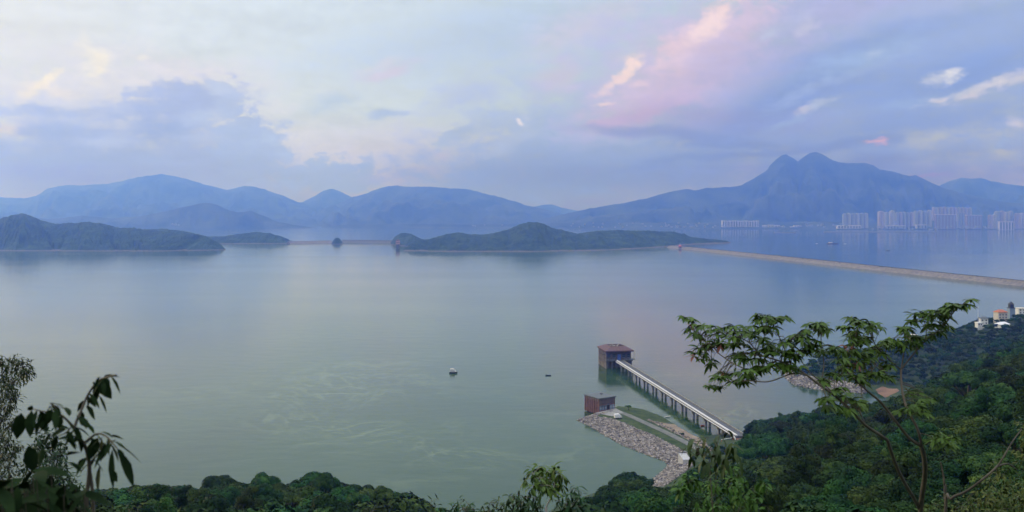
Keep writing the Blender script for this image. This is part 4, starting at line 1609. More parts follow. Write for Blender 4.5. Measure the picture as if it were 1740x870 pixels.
slab('slab_block', 1588, 1623.5, 365, 6500, 24, m_t[3], 'wide rose coloured slab block in front of the tallest row of towers')
slab('slab_block', 1641, 1668, 366, 6550, 24, m_t[3], 'shorter rose slab block right of the three slim towers')
slab('slab_block', 1696, 1722.5, 377, 6300, 20, m_t[4], 'pale low block in front of the right-hand city cluster', 0)
slab('terminal_building', 1421, 1463, 383.6, 6450, 26, m_t[4], 'long low pale building below the separate left-hand row of towers', 7)
slab('sports_hall', 1505, 1538, 384, 6480, 24, m_t[2], 'low pale roofed hall below the thin lower towers', 7)
slab('sports_hall', 1556, 1574, 382.5, 6500, 30, m_t[2], 'pale hall below the four grey green towers', 7)
for k_, (a, b_) in enumerate(split(1226.5, 1290, 7, 1.2)):
    slab('resort_block', a, b_, 375.6 + .4 * (k_ % 2), 6780, 26, m_t[4], '%s from the left of the low white waterfront blocks left of the city' % ORD[k_], 14, 'low white waterfront blocks')
for k_, (x, y, w, lb) in enumerate(((1299, 381.5, 7, 'tiny white building right beside the waterfront blocks'), (1309, 381, 8, 'tiny white building second right of the waterfront blocks'), (1320, 381.5, 9, 'tiny white building third right of the waterfront blocks'), (1330, 384, 6, 'tiny white building lowest right of the waterfront blocks'), (1346, 384, 6, 'tiny white shed alone midway to the tower row'), (1353, 382, 9, 'white shed just right of the lone tiny shed'))):
    slab('shed', x - w / 2, x + w / 2, y + 1.6, 6760, 18, m_t[4], lb, 12)
# pale shoreline works
for k_, (x0, x1, py, lb) in enumerate(((1316, 1352, 395.6, 'short pale breakwater off the far shore'), (1400, 1592, 394.6, 'long pale breakwater in front of the far city'))):
    a, b_ = onz(x0, py, -.6), onz(x1, py, -.6)
    q = MB()
    mid = (a + b_) / 2
    q.box((0, 0, -2), ((b_ - a).length, 14, 6.2), 0, 1.0)
    bw = q.build('breakwater', m_concrete)
    bw.location = (mid.x, mid.y, 0)
    bw.rotation_euler = (0, 0, math.atan2(b_.y - a.y, b_.x - a.x))
    tag(bw, lb, 'breakwater')
# scattered villages at the foot of the far hills: far too many and too small to count
vg = MB()
rng = random.Random(5)
for (x0, x1, y0, y1, n) in ((970, 1230, 378, 386, 34), (1130, 1200, 381, 386, 16), (760, 960, 381, 384, 5), (1330, 1440, 380, 388, 18), (1480, 1700, 384, 390, 40), (280, 330, 379, 382, 6)):
    for _ in range(n):
        px, py = rng.uniform(x0, x1), rng.uniform(y0, y1)
        d = 6250 if px > 1200 else 6600
        p = at(px, d, py=py)
        w = rng.uniform(6, 14)
        vg.box((p.x, p.y, p.z - 6), (w, 10, 6 + rng.uniform(2, 5)))
tag(vg.build('village_houses', m_t[2]), kind='stuff', label='scattered tiny pale houses along the far shore')

# ------------------------------------------------------------------ houses on the wooded point at the right
def house(px, d, w, dep, h, yaw, wall, roofm, label, flat=False, storeys=2, z=None):
    p = at(px, d, 0)
    z = gz(p.x, p.y) if z is None else z
    w, dep, h = w * .72, dep * .72, h * .76
    root = thing('house', (p.x, p.y, z), label, 'house', yaw=yaw)
    MB().box((0, 0, -4), (w, dep, h + 4)).build('wall', wall, root)
    if flat:
        MB().box((0, 0, h + .01), (w + .6, dep + .6, .5)).build('roof', roofm, root)
    else:
        r = MB()
        hx, hy, rh = w / 2 + .6, dep / 2 + .6, min(w, dep) * .33
        r.add([(-hx, -hy, h), (hx, -hy, h), (hx, hy, h), (-hx, hy, h), (-hx + hy * .8, 0, h + rh), (hx - hy * .8, 0, h + rh)], [(3, 2, 1, 0), (0, 1, 5, 4), (1, 2, 5), (2, 3, 4, 5), (3, 0, 4)])
        r.build('roof', roofm, root)
    n = max(2, int(w / 2.4))
    for s in range(storeys):
        for i in range(n):
            x = -w / 2 + (i + .5) * w / n
            MB().box((x, -dep / 2 - .03, s * 2.3 + .7), (1.0, .1, 1.1)).build('window', m_glass, root)
    return root


HOUSES = [(1700, 765, 12, 9, 7.5, .15, m_offw, m_orange, 'cream house with an orange tiled roof on the wooded point', False, 2, 29.0),
          (1671, 742, 8, 7, 6.5, -.2, m_white, m_slate, 'white house with a dark roof left of the orange roofed house', False, 2, 27.0),
          (1663, 736, 6, 5, 3.2, .2, m_white, m_white, 'small white flat roofed annexe at the left of the white house', True, 1, 26.5),
          (1703, 735, 14, 8, 4.0, .35, m_white, plain('pale_metal_roof', (.6, .6, .66), .5), 'low building with a pale metal roof below the orange roofed house', False, 1, 25.0),
          (1737, 775, 12, 9, 6, -.1, m_white, m_offw, 'white flat roofed house at the right edge behind the little tower', True, 2, 32.0),
          (1551, 735, 7, 6, 6.5, .1, m_offw, m_offw, 'upper cream house half hidden behind the branches of the near tree', True, 2, 14.0),
          (1545, 722, 6, 5, 4.5, .1, m_white, m_white, 'lower white house half hidden behind the branches of the near tree', True, 1, 12.0)]
for h_ in HOUSES:
    house(*h_)
p = at(1718, 770, 30)
lt = thing('watch_tower', p, 'slim dark turret with a pointed top rising above the trees on the point', 'tower')
MB().box((0, 0, -2), (4.2, 4.2, 9.5)).build('shaft', m_bluegrey, lt)
MB().box((0, 0, 7.5), (5.0, 5.0, .5)).build('gallery_floor', m_dark, lt)
MB().box((0, 0, 8.0), (3.2, 3.2, 2.6)).build('lantern', m_dark, lt)
MB().add([(-2, -2, 10.6), (2, -2, 10.6), (2, 2, 10.6), (-2, 2, 10.6), (0, 0, 13.4)], [(3, 2, 1, 0), (0, 1, 4), (1, 2, 4), (2, 3, 4), (3, 0, 4)]).build('roof', m_dark, lt)
p = at(1662, 745, 24)
tag(MB().tube([p, p + Vector((0, 0, 8)), p + Vector((0, 0, 17.5))], [.16, .13, .08], 6).build('flagpole', m_white), 'thin white mast standing above the trees left of the white house', 'mast')
p = at(1489, 560, 0)
p.z = max(gz(p.x, p.y), 0) + 4.5
p = onz(1004, 850, 4)
# ------------------------------------------------------------------ foliage material
def leaf_mat(name, c1, c2, c3, scale, attr=None, rough=.6, gloss=.07, per_object=.45, trans=.0):
    m, t, b = nodes_of(name)
    N, L = t.nodes, t.links
    geo = N.new('ShaderNodeNewGeometry')
    n = N.new('ShaderNodeTexNoise')
    n.inputs['Scale'].default_value = scale
    n.inputs['Detail'].default_value = 4
    n.inputs['Roughness'].default_value = .7
    L.new(geo.outputs['Position'], n.inputs['Vector'])
    cr = N.new('ShaderNodeValToRGB')
    cr.color_ramp.elements[0].position = .30
    cr.color_ramp.elements[1].position = .72
    cr.color_ramp.elements[0].color = (*c1, 1)
    cr.color_ramp.elements[1].color = (*c3, 1)
    e = cr.color_ramp.elements.new(.5)
    e.color = (*c2, 1)
    L.new(n.outputs['Fac'], cr.inputs[0])
    hs = N.new('ShaderNodeHueSaturation')
    L.new(cr.outputs[0], hs.inputs['Color'])
    if attr:
        at_ = N.new('ShaderNodeAttribute')
        at_.attribute_name = attr
        src = at_.outputs['Fac']
    else:
        oi = N.new('ShaderNodeObjectInfo')
        src = oi.outputs['Random']
    mr = N.new('ShaderNodeMapRange')
    mr.inputs['To Min'].default_value = 1 - per_object
    mr.inputs['To Max'].default_value = 1 + per_object * 1.5
    L.new(src, mr.inputs[0])
    L.new(mr.outputs[0], hs.inputs['Value'])
    m7 = N.new('ShaderNodeMath')
    m7.operation = 'MULTIPLY'
    m7.inputs[1].default_value = 7.31
    L.new(src, m7.inputs[0])
    fr = N.new('ShaderNodeMath')
    fr.operation = 'FRACT'
    L.new(m7.outputs[0], fr.inputs[0])
    mh = N.new('ShaderNodeMapRange')
    mh.inputs['To Min'].default_value = .450
    mh.inputs['To Max'].default_value = .530
    L.new(fr.outputs[0], mh.inputs[0])
    L.new(mh.outputs[0], hs.inputs['Hue'])
    L.new(hs.outputs[0], b.inputs['Base Color'])
    b.inputs['Roughness'].default_value = rough
    b.inputs['Specular IOR Level'].default_value = gloss
    return m


FG1, FG2, FG3 = (.0035, .015, .0045), (.011, .036, .009), (.040, .080, .016)
m_leaf = leaf_mat('forest_leaves', FG1, FG2, FG3, .5)
m_leafs = leaf_mat('forest_leaves_massed', FG1, FG2, FG3, .5, 'tint')
m_bark = varied('bark', (.035, .030, .024), (.085, .075, .06), 3.0, .9, .02, 10)
m_palebark = varied('pale_bark', (.16, .15, .13), (.30, .28, .25), 4.0, .9, .01, 14)


def crown_arrays(seed, kind, n, leaf):
    """quads of leaf sprays on overlapping lumps; unit crown: radius about 1, foot of the crown at z=0"""
    g = np.random.default_rng(seed)
    lumps = []
    if kind == 'round':
        nl = 15
        for i in range(nl):
            a = g.uniform(0, 2 * np.pi)
            rr = math.sqrt(g.uniform(0, 1)) * .68
            zz = .35 + .85 * math.sqrt(max(0, 1 - (rr / .85) ** 2)) * g.uniform(.55, 1.0)
            lumps.append((math.cos(a) * rr, math.sin(a) * rr, zz, g.uniform(.2, .44), .8))
    elif kind == 'tall':
        for i in range(15):
            a = g.uniform(0, 2 * np.pi)
            z = g.uniform(.3, 2.1)
            rr = g.uniform(.1, .55) * (1 - abs(z - 1.0) / 1.9)
            lumps.append((math.cos(a) * rr, math.sin(a) * rr, z, g.uniform(.24, .42), .9))
    elif kind == 'flat':
        for i in range(14):
            a = g.uniform(0, 2 * np.pi)
            rr = math.sqrt(g.uniform(0, 1)) * .85
            lumps.append((math.cos(a) * rr, math.sin(a) * rr, .55 + g.uniform(-.12, .32) * (1.2 - rr), g.uniform(.26, .42), .5))
    else:                                  # feathery: many small loose sprays
        for i in range(34):
            a = g.uniform(0, 2 * np.pi)
            z = g.uniform(.2, 1.9)
            rr = g.uniform(.05, .75) * (1 - abs(z - .8) / 1.7)
            lumps.append((math.cos(a) * rr, math.sin(a) * rr, z, g.uniform(.13, .24), 1.1))
    lumps = np.array(lumps)
    wts = lumps[:, 3] ** 2
    idx = g.choice(len(lumps), n, p=wts / wts.sum())
    d = g.normal(size=(n, 3))
    d[:, 2] = np.abs(d[:, 2]) * 1.1 - .35 * g.uniform(0, 1, n)
    d /= np.linalg.norm(d, axis=1)[:, None]
    r = lumps[idx, 3] * (1 - .55 * g.uniform(0, 1, n) ** 2.6) * g.uniform(.92, 1.12, n)
    P = lumps[idx, :3] + d * r[:, None] * np.stack([np.ones(n), np.ones(n), lumps[idx, 4]], 1)
    nrm = d * 1.0 + g.normal(size=(n, 3)) * .34 + np.array([0, 0, .25])
    nrm /= np.linalg.norm(nrm, axis=1)[:, None]
    tv = np.cross(nrm, g.normal(size=(n, 3)))
    tv /= np.linalg.norm(tv, axis=1)[:, None] + 1e-9
    bv = np.cross(nrm, tv)
    s = leaf * g.uniform(.6, 1.35, n)
    el = g.uniform(.45, .8, n)
    if kind == 'feather':
        el *= .55
    a, b_ = tv * s[:, None], bv * (s * el)[:, None]
    bend = nrm * (s * .25)[:, None]
    V = np.stack([P - a - bend, P - b_ * .9, P + a - bend, P + b_ * .9], 1)
    return V.reshape(-1, 3)


def quads_mesh(name, V):
    n = len(V) // 4
    me = bpy.data.meshes.new(name)
    me.vertices.add(len(V))
    me.vertices.foreach_set('co', V.astype(np.float32).ravel())
    me.loops.add(4 * n)
    me.loops.foreach_set('vertex_index', np.arange(4 * n, dtype=np.int32))
    me.polygons.add(n)
    me.polygons.foreach_set('loop_start', np.arange(0, 4 * n, 4, dtype=np.int32))
    me.update(calc_edges=True)
    return me


def trunk_mesh(name, seed, h, kind):
    g = random.Random(seed)
    mb = MB()
    lean = (g.uniform(-.12, .12), g.uniform(-.12, .12))
    top = (lean[0], lean[1], h + .7)
    mb.tube([(0, 0, -.6), (lean[0] * .3, lean[1] * .3, h * .5), (lean[0] * .7, lean[1] * .7, h), top], [.075, .06, .05, .02], 6)
    for i in range(5):
        a = i * 1.256 + g.uniform(-.4, .4)
        z0 = h * g.uniform(.6, 1.05)
        e = (math.cos(a) * .5, math.sin(a) * .5, z0 + g.uniform(.4, .75))
        mb.tube([(lean[0] * .6, lean[1] * .6, z0), (e[0] * .5, e[1] * .5, z0 + .28), e], [.035, .024, .01], 5)
    return mb.mesh(name, True)


TRUNK_H = {'round': .22, 'tall': .2, 'flat': .35, 'feather': .15}
PROTO = []
for i, kd in enumerate(['round', 'round', 'round', 'round', 'flat', 'flat', 'tall', 'tall', 'feather', 'feather']):
    V = crown_arrays(100 + i, kd, 14000 if kd != 'feather' else 9000, .043 if kd != 'feather' else .042)
    V[:, 2] += TRUNK_H[kd]
    PROTO.append((kd, V, trunk_mesh('trunk', 200 + i, TRUNK_H[kd], kd)))
LOW = []
for i, kd in enumerate(['round', 'round', 'round', 'round', 'flat', 'flat', 'tall', 'tall', 'feather', 'feather']):
    V = crown_arrays(300 + i, kd, 1000, .12)
    V[:, 2] += TRUNK_H[kd]
    LOW.append((kd, V))
KHEIGHT = {'round': 1.6, 'tall': 2.6, 'flat': 1.25, 'feather': 2.2}

# ------------------------------------------------------------------ where the trees stand
NEAR_TOP = [(-400, 800), (0, 840), (150, 836), (200, 828), (290, 822), (330, 824), (360, 826), (380, 820), (430, 818), (480, 824), (510, 812), (540, 808), (580, 820), (600, 826), (630, 826), (660, 834), (700, 842), (720, 856), (860, 872), (985, 868), (1000, 848), (1030, 832), (1060, 806), (1075, 803), (1095, 812), (1108, 830), (1130, 834), (1150, 826), (1180, 806), (1200, 792), (1225, 778), (1250, 765), (1258, 748), (1264, 726), (1285, 706), (1310, 698), (1335, 696), (1365, 690), (1400, 692), (1450, 688), (1500, 684), (1545, 674), (1570, 655), (1620, 624), (1660, 604), (1700, 590), (1740, 572), (2100, 540)]
FAR_TOP = [(1340, 650), (1352, 636), (1370, 612), (1395, 600), (1425, 594), (1470, 592), (1500, 585), (1560, 572), (1600, 561), (1630, 556), (1650, 548), (1672, 538), (1690, 540), (1705, 536), (1715, 534), (1740, 532), (2100, 520)]


def toplim(tab, px):
    return np.interp(px, [p[0] for p in tab], [p[1] for p in tab])


g = np.random.default_rng(21)
cand = []
for (x0, x1, y0, y1, n) in ((-260, 560, 34, 560, 60000), (60, 620, 555, 960, 26000)):
    cand.append(np.stack([g.uniform(x0, x1, n), g.uniform(y0, y1, n)], 1))
cand = np.concatenate(cand)
pxs = CX + cand[:, 0] / cand[:, 1] * FPX
ok = (pxs > -60) & (pxs < 1800)
cand, pxs = cand[ok], pxs[ok]
zz = ground_z(cand)
zz = np.where(inside(HTP, cand) & (zz < 3.5), 3.6, zz)
pyb = HZ + (CAMH - zz) / cand[:, 1] * FPX
ok = (zz > 1.6) & (pyb < 1010)
ok &= ~(inside(WPOLY, cand) & (cand[:, 0] < 112))
ok &= ~inside(HWP, cand) | (bank_height(cand, HWP, HTP, 4.0) > 3.9)
zz = np.where(inside(HTP, cand) & (zz < 3.5), 3.6, zz)
ok &= ~((cand[:, 1] > 436) & (cand[:, 1] < 470) & (cand[:, 0] < 118.5))
bpx = bp_.mean(0)
ok &= np.linalg.norm(cand - bpx, axis=1) > 17
cand, pxs, zz, pyb = cand[ok], pxs[ok], zz[ok], pyb[ok]
far = cand[:, 1] > 575
hs_ = np.array([(at(h[0], h[1], 0).x, h[1], h[2]) for h in HOUSES] + [(at(1718, 770, 0).x, 770, 3)])
cell = {}
TREES = []
SPECIAL = {}
for (px, d_, R_, kd, lab) in ((1292, 428, 4.6, 0, 'big rounded dark tree just right of the near end of the bridge'), (1318, 424, 5.2, 2, 'second big rounded tree right of the bridge end, on the hill shoulder'),
                              (1272, 436, 3.2, 3, 'small rounded tree touching the near end of the bridge'), (1074, 380, 4.6, 1, 'rounded dark tree standing by the water below the boulder spit'),
                              (540, 182, 5.2, 0, 'tallest rounded dark tree of the line along the bottom edge'), (375, 186, 4.4, 2, 'broad rounded tree left of the tallest one along the bottom edge'), (445, 184, 4.2, 1, 'rounded tree between the tallest and the broad one along the bottom edge'),
                              (672, 178, 4.0, 3, 'last rounded tree at the right end of the bottom tree line')):
    x_ = (px - CX) / FPX * d_
    H_ = KHEIGHT[PROTO[kd][0]] * R_
    z_ = gz(x_, d_)
    lim_ = float(toplim(NEAR_TOP, px))
    z_ = max(min(z_, CAMH - (lim_ - HZ) / FPX * d_ - H_), z_ - 2.0)
    cell.setdefault((int(x_ // 6), int(d_ // 6)), []).append((x_, d_, R_))
    SPECIAL[len(TREES)] = lab
    TREES.append((x_, float(d_), z_, R_, kd, px, H_, False))
SPECIAL = {TREES[k][:2]: v for k, v in SPECIAL.items()}
for i in g.permutation(len(cand)):
    x, y = cand[i]
    R_ = (g.uniform(2.4, 4.8) if g.random() < .75 else g.uniform(4.6, 6.2)) * (1.0 if y > 140 else .85)
    if far[i]:
        R_ *= .82
    R_ = min(R_ * (1.18 if not far[i] else 1.0), .035 * y + .25)
    key = (int(x // 6), int(y // 6))
    bad = False
    for a in (-1, 0, 1):
        for b_ in (-1, 0, 1):
            for (qx, qy, qr) in cell.get((key[0] + a, key[1] + b_), ()):
                if (qx - x) ** 2 + (qy - y) ** 2 < (.68 * (R_ + qr)) ** 2:
                    bad = True
                    break
    if bad:
        continue
    q = g.random()
    kd = int(g.choice([0, 1, 2, 3, 4, 5, 6, 7, 8, 9], p=[.17, .17, .17, .15, .09, .08, .05, .05, .035, .035]))
    if not far[i] and 270 < pxs[i] < 345:
        kd = int(g.choice([8, 9, 0]))
    H = KHEIGHT[PROTO[kd][0]] * R_
    lim = toplim(FAR_TOP if far[i] else NEAR_TOP, pxs[i])
    lim += g.exponential(9.0 if not far[i] else 3.0) * (1.0 if y < 330 else .6)
    hmax = CAMH - (lim - HZ) / FPX * y - zz[i]
    if H > hmax:
        if hmax < 2.2 or hmax / H < .45:
            continue
        R_ *= hmax / H
        H = KHEIGHT[PROTO[kd][0]] * R_
    # keep sight of the houses and leave room for them
    blk_ = False
    for (hx, hy, hw_s) in hs_:
        if math.hypot(x - hx, y - hy) < hw_s * .6 + R_ * .8:
            blk_ = True
        if hy - 60 < y < hy and abs(x / y - hx / hy) * y < hw_s * .5 + R_ * .55:
            zl = CAMH - (CAMH - (gz(hx, hy) + 2.6)) / hy * y
            if zz[i] + H > zl:
                blk_ = True
    if blk_:
        continue
    cell.setdefault(key, []).append((x, y, R_))
    TREES.append((x, y, zz[i], R_, kd, pxs[i], H, bool(far[i])))

# visible size in the picture decides which are built one by one
def seen(tr):
    x, y, z, r, kd, px, h, fr = tr
    top = HZ + (CAMH - z - h) / y * FPX
    if px < -r / y * FPX or px > 1740 + r / y * FPX or top > 868:
        return 0.0
    vis = min(870, HZ + (CAMH - z) / y * FPX) - top
    return r / y * FPX * min(vis, 2 * r / y * FPX)


TREES.sort(key=lambda t_: -1e9 if t_[:2] in SPECIAL else -seen(t_))
single, rest = TREES[:298], TREES[298:]
KNAME = {'round': 'rounded broadleaf tree', 'tall': 'tall narrow tree', 'flat': 'flat topped spreading tree', 'feather': 'loose feathery tree'}


def zone(px, y):
    if px < 260:
        return 'in the tree line at the bottom left corner', 'left corner'
    if px < 730:
        return 'in the tree line along the bottom edge', 'bottom edge'
    if px < 1000:
        return 'low at the bottom edge right of centre', 'low bottom edge'
    if px < 1130:
        return 'in the clump by the water below the boulder spit', 'clump below the spit'
    if px < 1260:
        return 'on the slope just below the bridge end', 'slope below the bridge'
    if y > 575:
        return 'on the far wooded point', 'far point'
    if px < 1420:
        return 'on the front shoulder of the right-hand hill', 'front shoulder'
    if y < 200:
        return 'low on the near slope at the bottom right', 'near slope'
    return 'high on the right-hand hill', 'upper hill'


SHARED = {}
protos = {}
for k_, (x, y, z, r, kd, px, h, fr) in enumerate(single):
    kind, V, tm = PROTO[kd]
    zl, zg = zone(px, y)
    lab = 'dark green %s %s' % (KNAME[kind], zl)
    grp = '%ss, %s' % (KNAME[kind], zg)
    if (x, y) in SPECIAL:
        lab = SPECIAL[(x, y)]
    if kd not in protos:
        root = thing('broadleaf_tree', (x, y, z), lab, 'tree', grp)
        trk = link('trunk', tm, m_bark, root)
        crn = link('crown', quads_mesh('crown', V), m_leaf, root)
        protos[kd] = (root, trk, crn)
    else:
        r0, t0, c0_ = protos[kd]
        root = r0.copy()
        COL.objects.link(root)
        for ch in (t0, c0_):
            cc = ch.copy()
            COL.objects.link(cc)
            cc.parent = root
        root['label'] = lab
        root['group'] = grp
    root.location = (x, y, z - .2)
    root.rotation_euler = (0, 0, g.uniform(0, 6.28))
    s = r
    root.scale = (s * g.uniform(.9, 1.1), s * g.uniform(.9, 1.1), s * g.uniform(.95, 1.1))
# the remaining forest, past three hundred trees, as one mass
parts, tints = [], []
for (x, y, z, r, kd, px, h, fr) in rest:
    V = LOW[kd][1] if y > 330 else LOW[kd][1]
    a = g.uniform(0, 6.28)
    c_, s_ = math.cos(a), math.sin(a)
    Q = np.empty_like(V)
    Q[:, 0] = x + r * (V[:, 0] * c_ - V[:, 1] * s_)
    Q[:, 1] = y + r * (V[:, 0] * s_ + V[:, 1] * c_)
    Q[:, 2] = z - .2 + r * V[:, 2] * g.uniform(.92, 1.1)
    parts.append(Q)
    tints.append(np.full(len(V), g.random()))
sh = np.concatenate([np.stack([g.uniform(-120, 300, 9000), g.uniform(24, 330, 9000)], 1)])
spx = CX + sh[:, 0] / sh[:, 1] * FPX
sz = ground_z(sh)
ok = (spx > -40) & (spx < 1790) & (sz > 3) & (HZ + (CAMH - sz) / sh[:, 1] * FPX < 960)
for (x, y), z, px in zip(sh[ok], sz[ok], spx[ok]):
    V = LOW[int(g.integers(0, 6))][1]
    r = g.uniform(.9, 1.9) * min(1.0, .45 + y / 160)
    lim = toplim(NEAR_TOP, px)
    if HZ + (CAMH - z - 1.5 * r) / y * FPX < lim + 12:
        continue
    if y < 60:
        V = V[:2400]
    Q = V * r + np.array([x, y, z - .5 * r])
    parts.append(Q)
    tints.append(np.full(len(V), g.random()))
fm = quads_mesh('forest', np.concatenate(parts))
at_ = fm.attributes.new('tint', 'FLOAT', 'POINT')
at_.data.foreach_set('value', np.concatenate(tints).astype(np.float32))
tag(link('forest', fm, m_leafs), kind='stuff', label='dense dark green forest covering the right-hand hill and shore')
print('trees', len(TREES), 'rest', len(rest))
# ------------------------------------------------------------------ foreground plants, leaf by leaf
m_lf_tree = leaf_mat('branching_tree_leaves', (.009, .040, .006), (.019, .074, .010), (.042, .126, .017), 6.0, None, .5, .12, .0)
m_lf_dark = leaf_mat('sapling_leaves', (.003, .011, .004), (.006, .019, .006), (.012, .032, .010), 8.0, None, .8, .05, .0)
m_lf_fine = leaf_mat('narrow_leaves', (.004, .013, .005), (.009, .026, .008), (.022, .048, .014), 5.0, None, .5, .12, .0)
m_lf_mango = leaf_mat('drooping_leaves', (.006, .021, .006), (.012, .038, .009), (.030, .070, .015), 5.0, None, .45, .15, .0)
m_lf_young = leaf_mat('young_leaves', (.012, .042, .007), (.030, .078, .011), (.070, .130, .024), 5.0, None, .5, .12, .0)
m_lf_yellow = leaf_mat('yellow_green_leaves', (.014, .034, .007), (.034, .062, .012), (.080, .100, .022), 3.0, None, .5, .1, .0)
m_lf_red = plain('reddish_leaves', (.12, .030, .015), .5)


def fpt(px, py, d):
    return Vector(((px - CX) / FPX * d, d, CAMH - (py - HZ) / FPX * d))


def leaf_into(mb, p, dirn, L, Wd, droop=.3, roll=None, rng=random):
    """one lanceolate leaf, folded along its midrib and bending down"""
    t = Vector(dirn).normalized()
    up = Vector((0, 0, 1)) if abs(t.z) < .92 else Vector((rng.uniform(-1, 1), rng.uniform(-1, 1), .2))
    s = t.cross(up).normalized()
    if roll is None:
        roll = rng.uniform(-.7, .7)
    s = (Matrix.Rotation(roll, 3, t) @ s).normalized()
    n = s.cross(t).normalized()
    st = ((0.0, .06), (.22, .75), (.48, 1.0), (.76, .62), (1.0, 0.02))
    vs = []
    q = Vector(p)
    prev = 0.0
    tt = t.copy()
    for (a, w) in st:
        q = q + tt * (L * (a - prev))
        prev = a
        vs += [q - s * (w * Wd / 2) + n * (w * Wd * .12), q.copy(), q + s * (w * Wd / 2) + n * (w * Wd * .12)]
        tt = (tt + Vector((0, 0, -1)) * droop * .35).normalized()
    fs = []
    for i in range(4):
        a = i * 3
        fs += [(a, a + 1, a + 4, a + 3), (a + 1, a + 2, a + 5, a + 4)]
    mb.add(vs, fs)


def nearest_on(skel, p):
    best, bd = None, 1e9
    for path in skel:
        for a, b_ in zip(path[:-1], path[1:]):
            ab = b_ - a
            t = max(0, min(1, (p - a).dot(ab) / max(ab.length_squared, 1e-9)))
            q = a + ab * t
            d = (q - p).length
            if d < bd:
                bd, best = d, q
    return best, bd


def smooth_path(pts, sub=4):
    out = []
    n = len(pts)
    for i in range(n - 1):
        p0, p1, p2, p3 = pts[max(i - 1, 0)], pts[i], pts[i + 1], pts[min(i + 2, n - 1)]
        for k in range(sub):
            t = k / sub
            out.append(.5 * ((2 * p1) + (p2 - p0) * t + (2 * p0 - 5 * p1 + 4 * p2 - p3) * t * t + (3 * p1 - p0 - 3 * p2 + p3) * t ** 3))
    return out + [pts[-1]]


def rosette(mb, p, L, Wd, n, rng, spread=1.0, droop=.5, axis=None, lift=.15):
    ax = axis or Vector((rng.uniform(-.4, .4), rng.uniform(-.4, .4), 1)).normalized()
    a0 = rng.uniform(0, 6.28)
    u = ax.orthogonal().normalized()
    v = ax.cross(u)
    for i in range(n):
        a = a0 + i * 6.283 / n + rng.uniform(-.25, .25)
        d = (u * math.cos(a) + v * math.sin(a)) * spread + ax * rng.uniform(lift - .35, lift + .25)
        leaf_into(mb, p, d, L * rng.uniform(.7, 1.15), Wd * rng.uniform(.8, 1.15), droop, None, rng)


def root_at(px, d, name, label, cat):
    x = (px - CX) / FPX * d
    r = thing(name, (x, d, gz(x, d)), label, cat)
    return r


def child(mb, name, mat, root, smooth=False):
    """build in world coordinates, then hang under root"""
    o = root.location
    mb.v = [(a - o.x, b_ - o.y, c - o.z) for a, b_, c in mb.v]
    return mb.build(name, mat, root, smooth)


# ---- the branching tree at the right
rng = random.Random(31)
D0 = 9.0


def dep(px, py):
    return D0 + .9 * math.sin(px * .013) + .5 * math.cos(py * .02 + 1)


def P9(px, py):
    return fpt(px, py, dep(px, py))


def paths(lst, f):
    return [smooth_path([f(*q) for q in pts]) for pts in lst]


gx_ = fpt(1560, 880, D0)
tree = root_at(1560, dep(1560, 880), 'branching_tree', 'spreading branching tree with drooping leaf clusters reaching over the water at the right', 'tree')
base = Vector(tree.location)
stems = [
    ([(1563, 900), (1566, 850), (1572, 805), (1570, 775), (1565, 758)], .075, .055),
    ([(1562, 865), (1552, 845), (1538, 822), (1524, 794), (1513, 764), (1508, 748)], .045, .038),
    ([(1565, 758), (1547, 746), (1529, 725), (1499, 686), (1478, 668), (1458, 650), (1440, 632)], .040, .016),
    ([(1508, 748), (1492, 737), (1471, 723), (1453, 704), (1443, 693), (1418, 672), (1394, 655), (1370, 637), (1345, 622), (1320, 612), (1290, 604), (1262, 600)], .038, .012),
    ([(1370, 637), (1352, 634), (1336, 638), (1318, 645), (1300, 649), (1272, 647), (1244, 651)], .016, .008),
    ([(1320, 612), (1285, 630), (1255, 622), (1224, 603), (1209, 587), (1190, 575)], .014, .007),
    ([(1345, 622), (1332, 590), (1318, 560), (1310, 548)], .013, .006),
    ([(1290, 604), (1270, 580), (1240, 568)], .010, .006),
    ([(1394, 655), (1400, 620), (1396, 585), (1394, 560)], .012, .006),
    ([(1394, 655), (1420, 640), (1440, 636), (1470, 628)], .012, .006),
    ([(1418, 672), (1400, 652), (1375, 632), (1356, 604), (1340, 580)], .010, .005),
    ([(1565, 758), (1564, 746), (1558, 726), (1549, 709), (1538, 685), (1532, 655), (1531, 628)], .032, .026),
    ([(1531, 628), (1535, 605), (1538, 582), (1536, 566)], .018, .008),
    ([(1531, 628), (1552, 602), (1572, 580), (1593, 563), (1609, 547), (1620, 531), (1634, 519)], .022, .007),
    ([(1531, 628), (1506, 607), (1490, 590), (1478, 566)], .016, .007),
    ([(1572, 580), (1574, 560), (1568, 540)], .010, .005),
    ([(1440, 632), (1448, 600), (1455, 570), (1460, 553)], .013, .006),
    ([(1458, 650), (1480, 632), (1495, 610)], .010, .005),
    ([(1565, 758), (1590, 748), (1604, 744)], .012, .006),
    ([(1471, 723), (1460, 700), (1440, 684)], .010, .005),
]
sk, tb = [], MB()
for pts, r0, r1 in stems:
    pa = smooth_path([P9(*q) for q in pts])
    if pts[0] == (1563, 900):
        pa = [base + Vector((0, 0, -.3)), base.lerp(pa[0], .5)] + pa
    n = len(pa)
    tb.tube(pa, [(r0 + (r1 - r0) * i / (n - 1)) * .40 + .0015 for i in range(n)], 7)
    sk.append(pa)
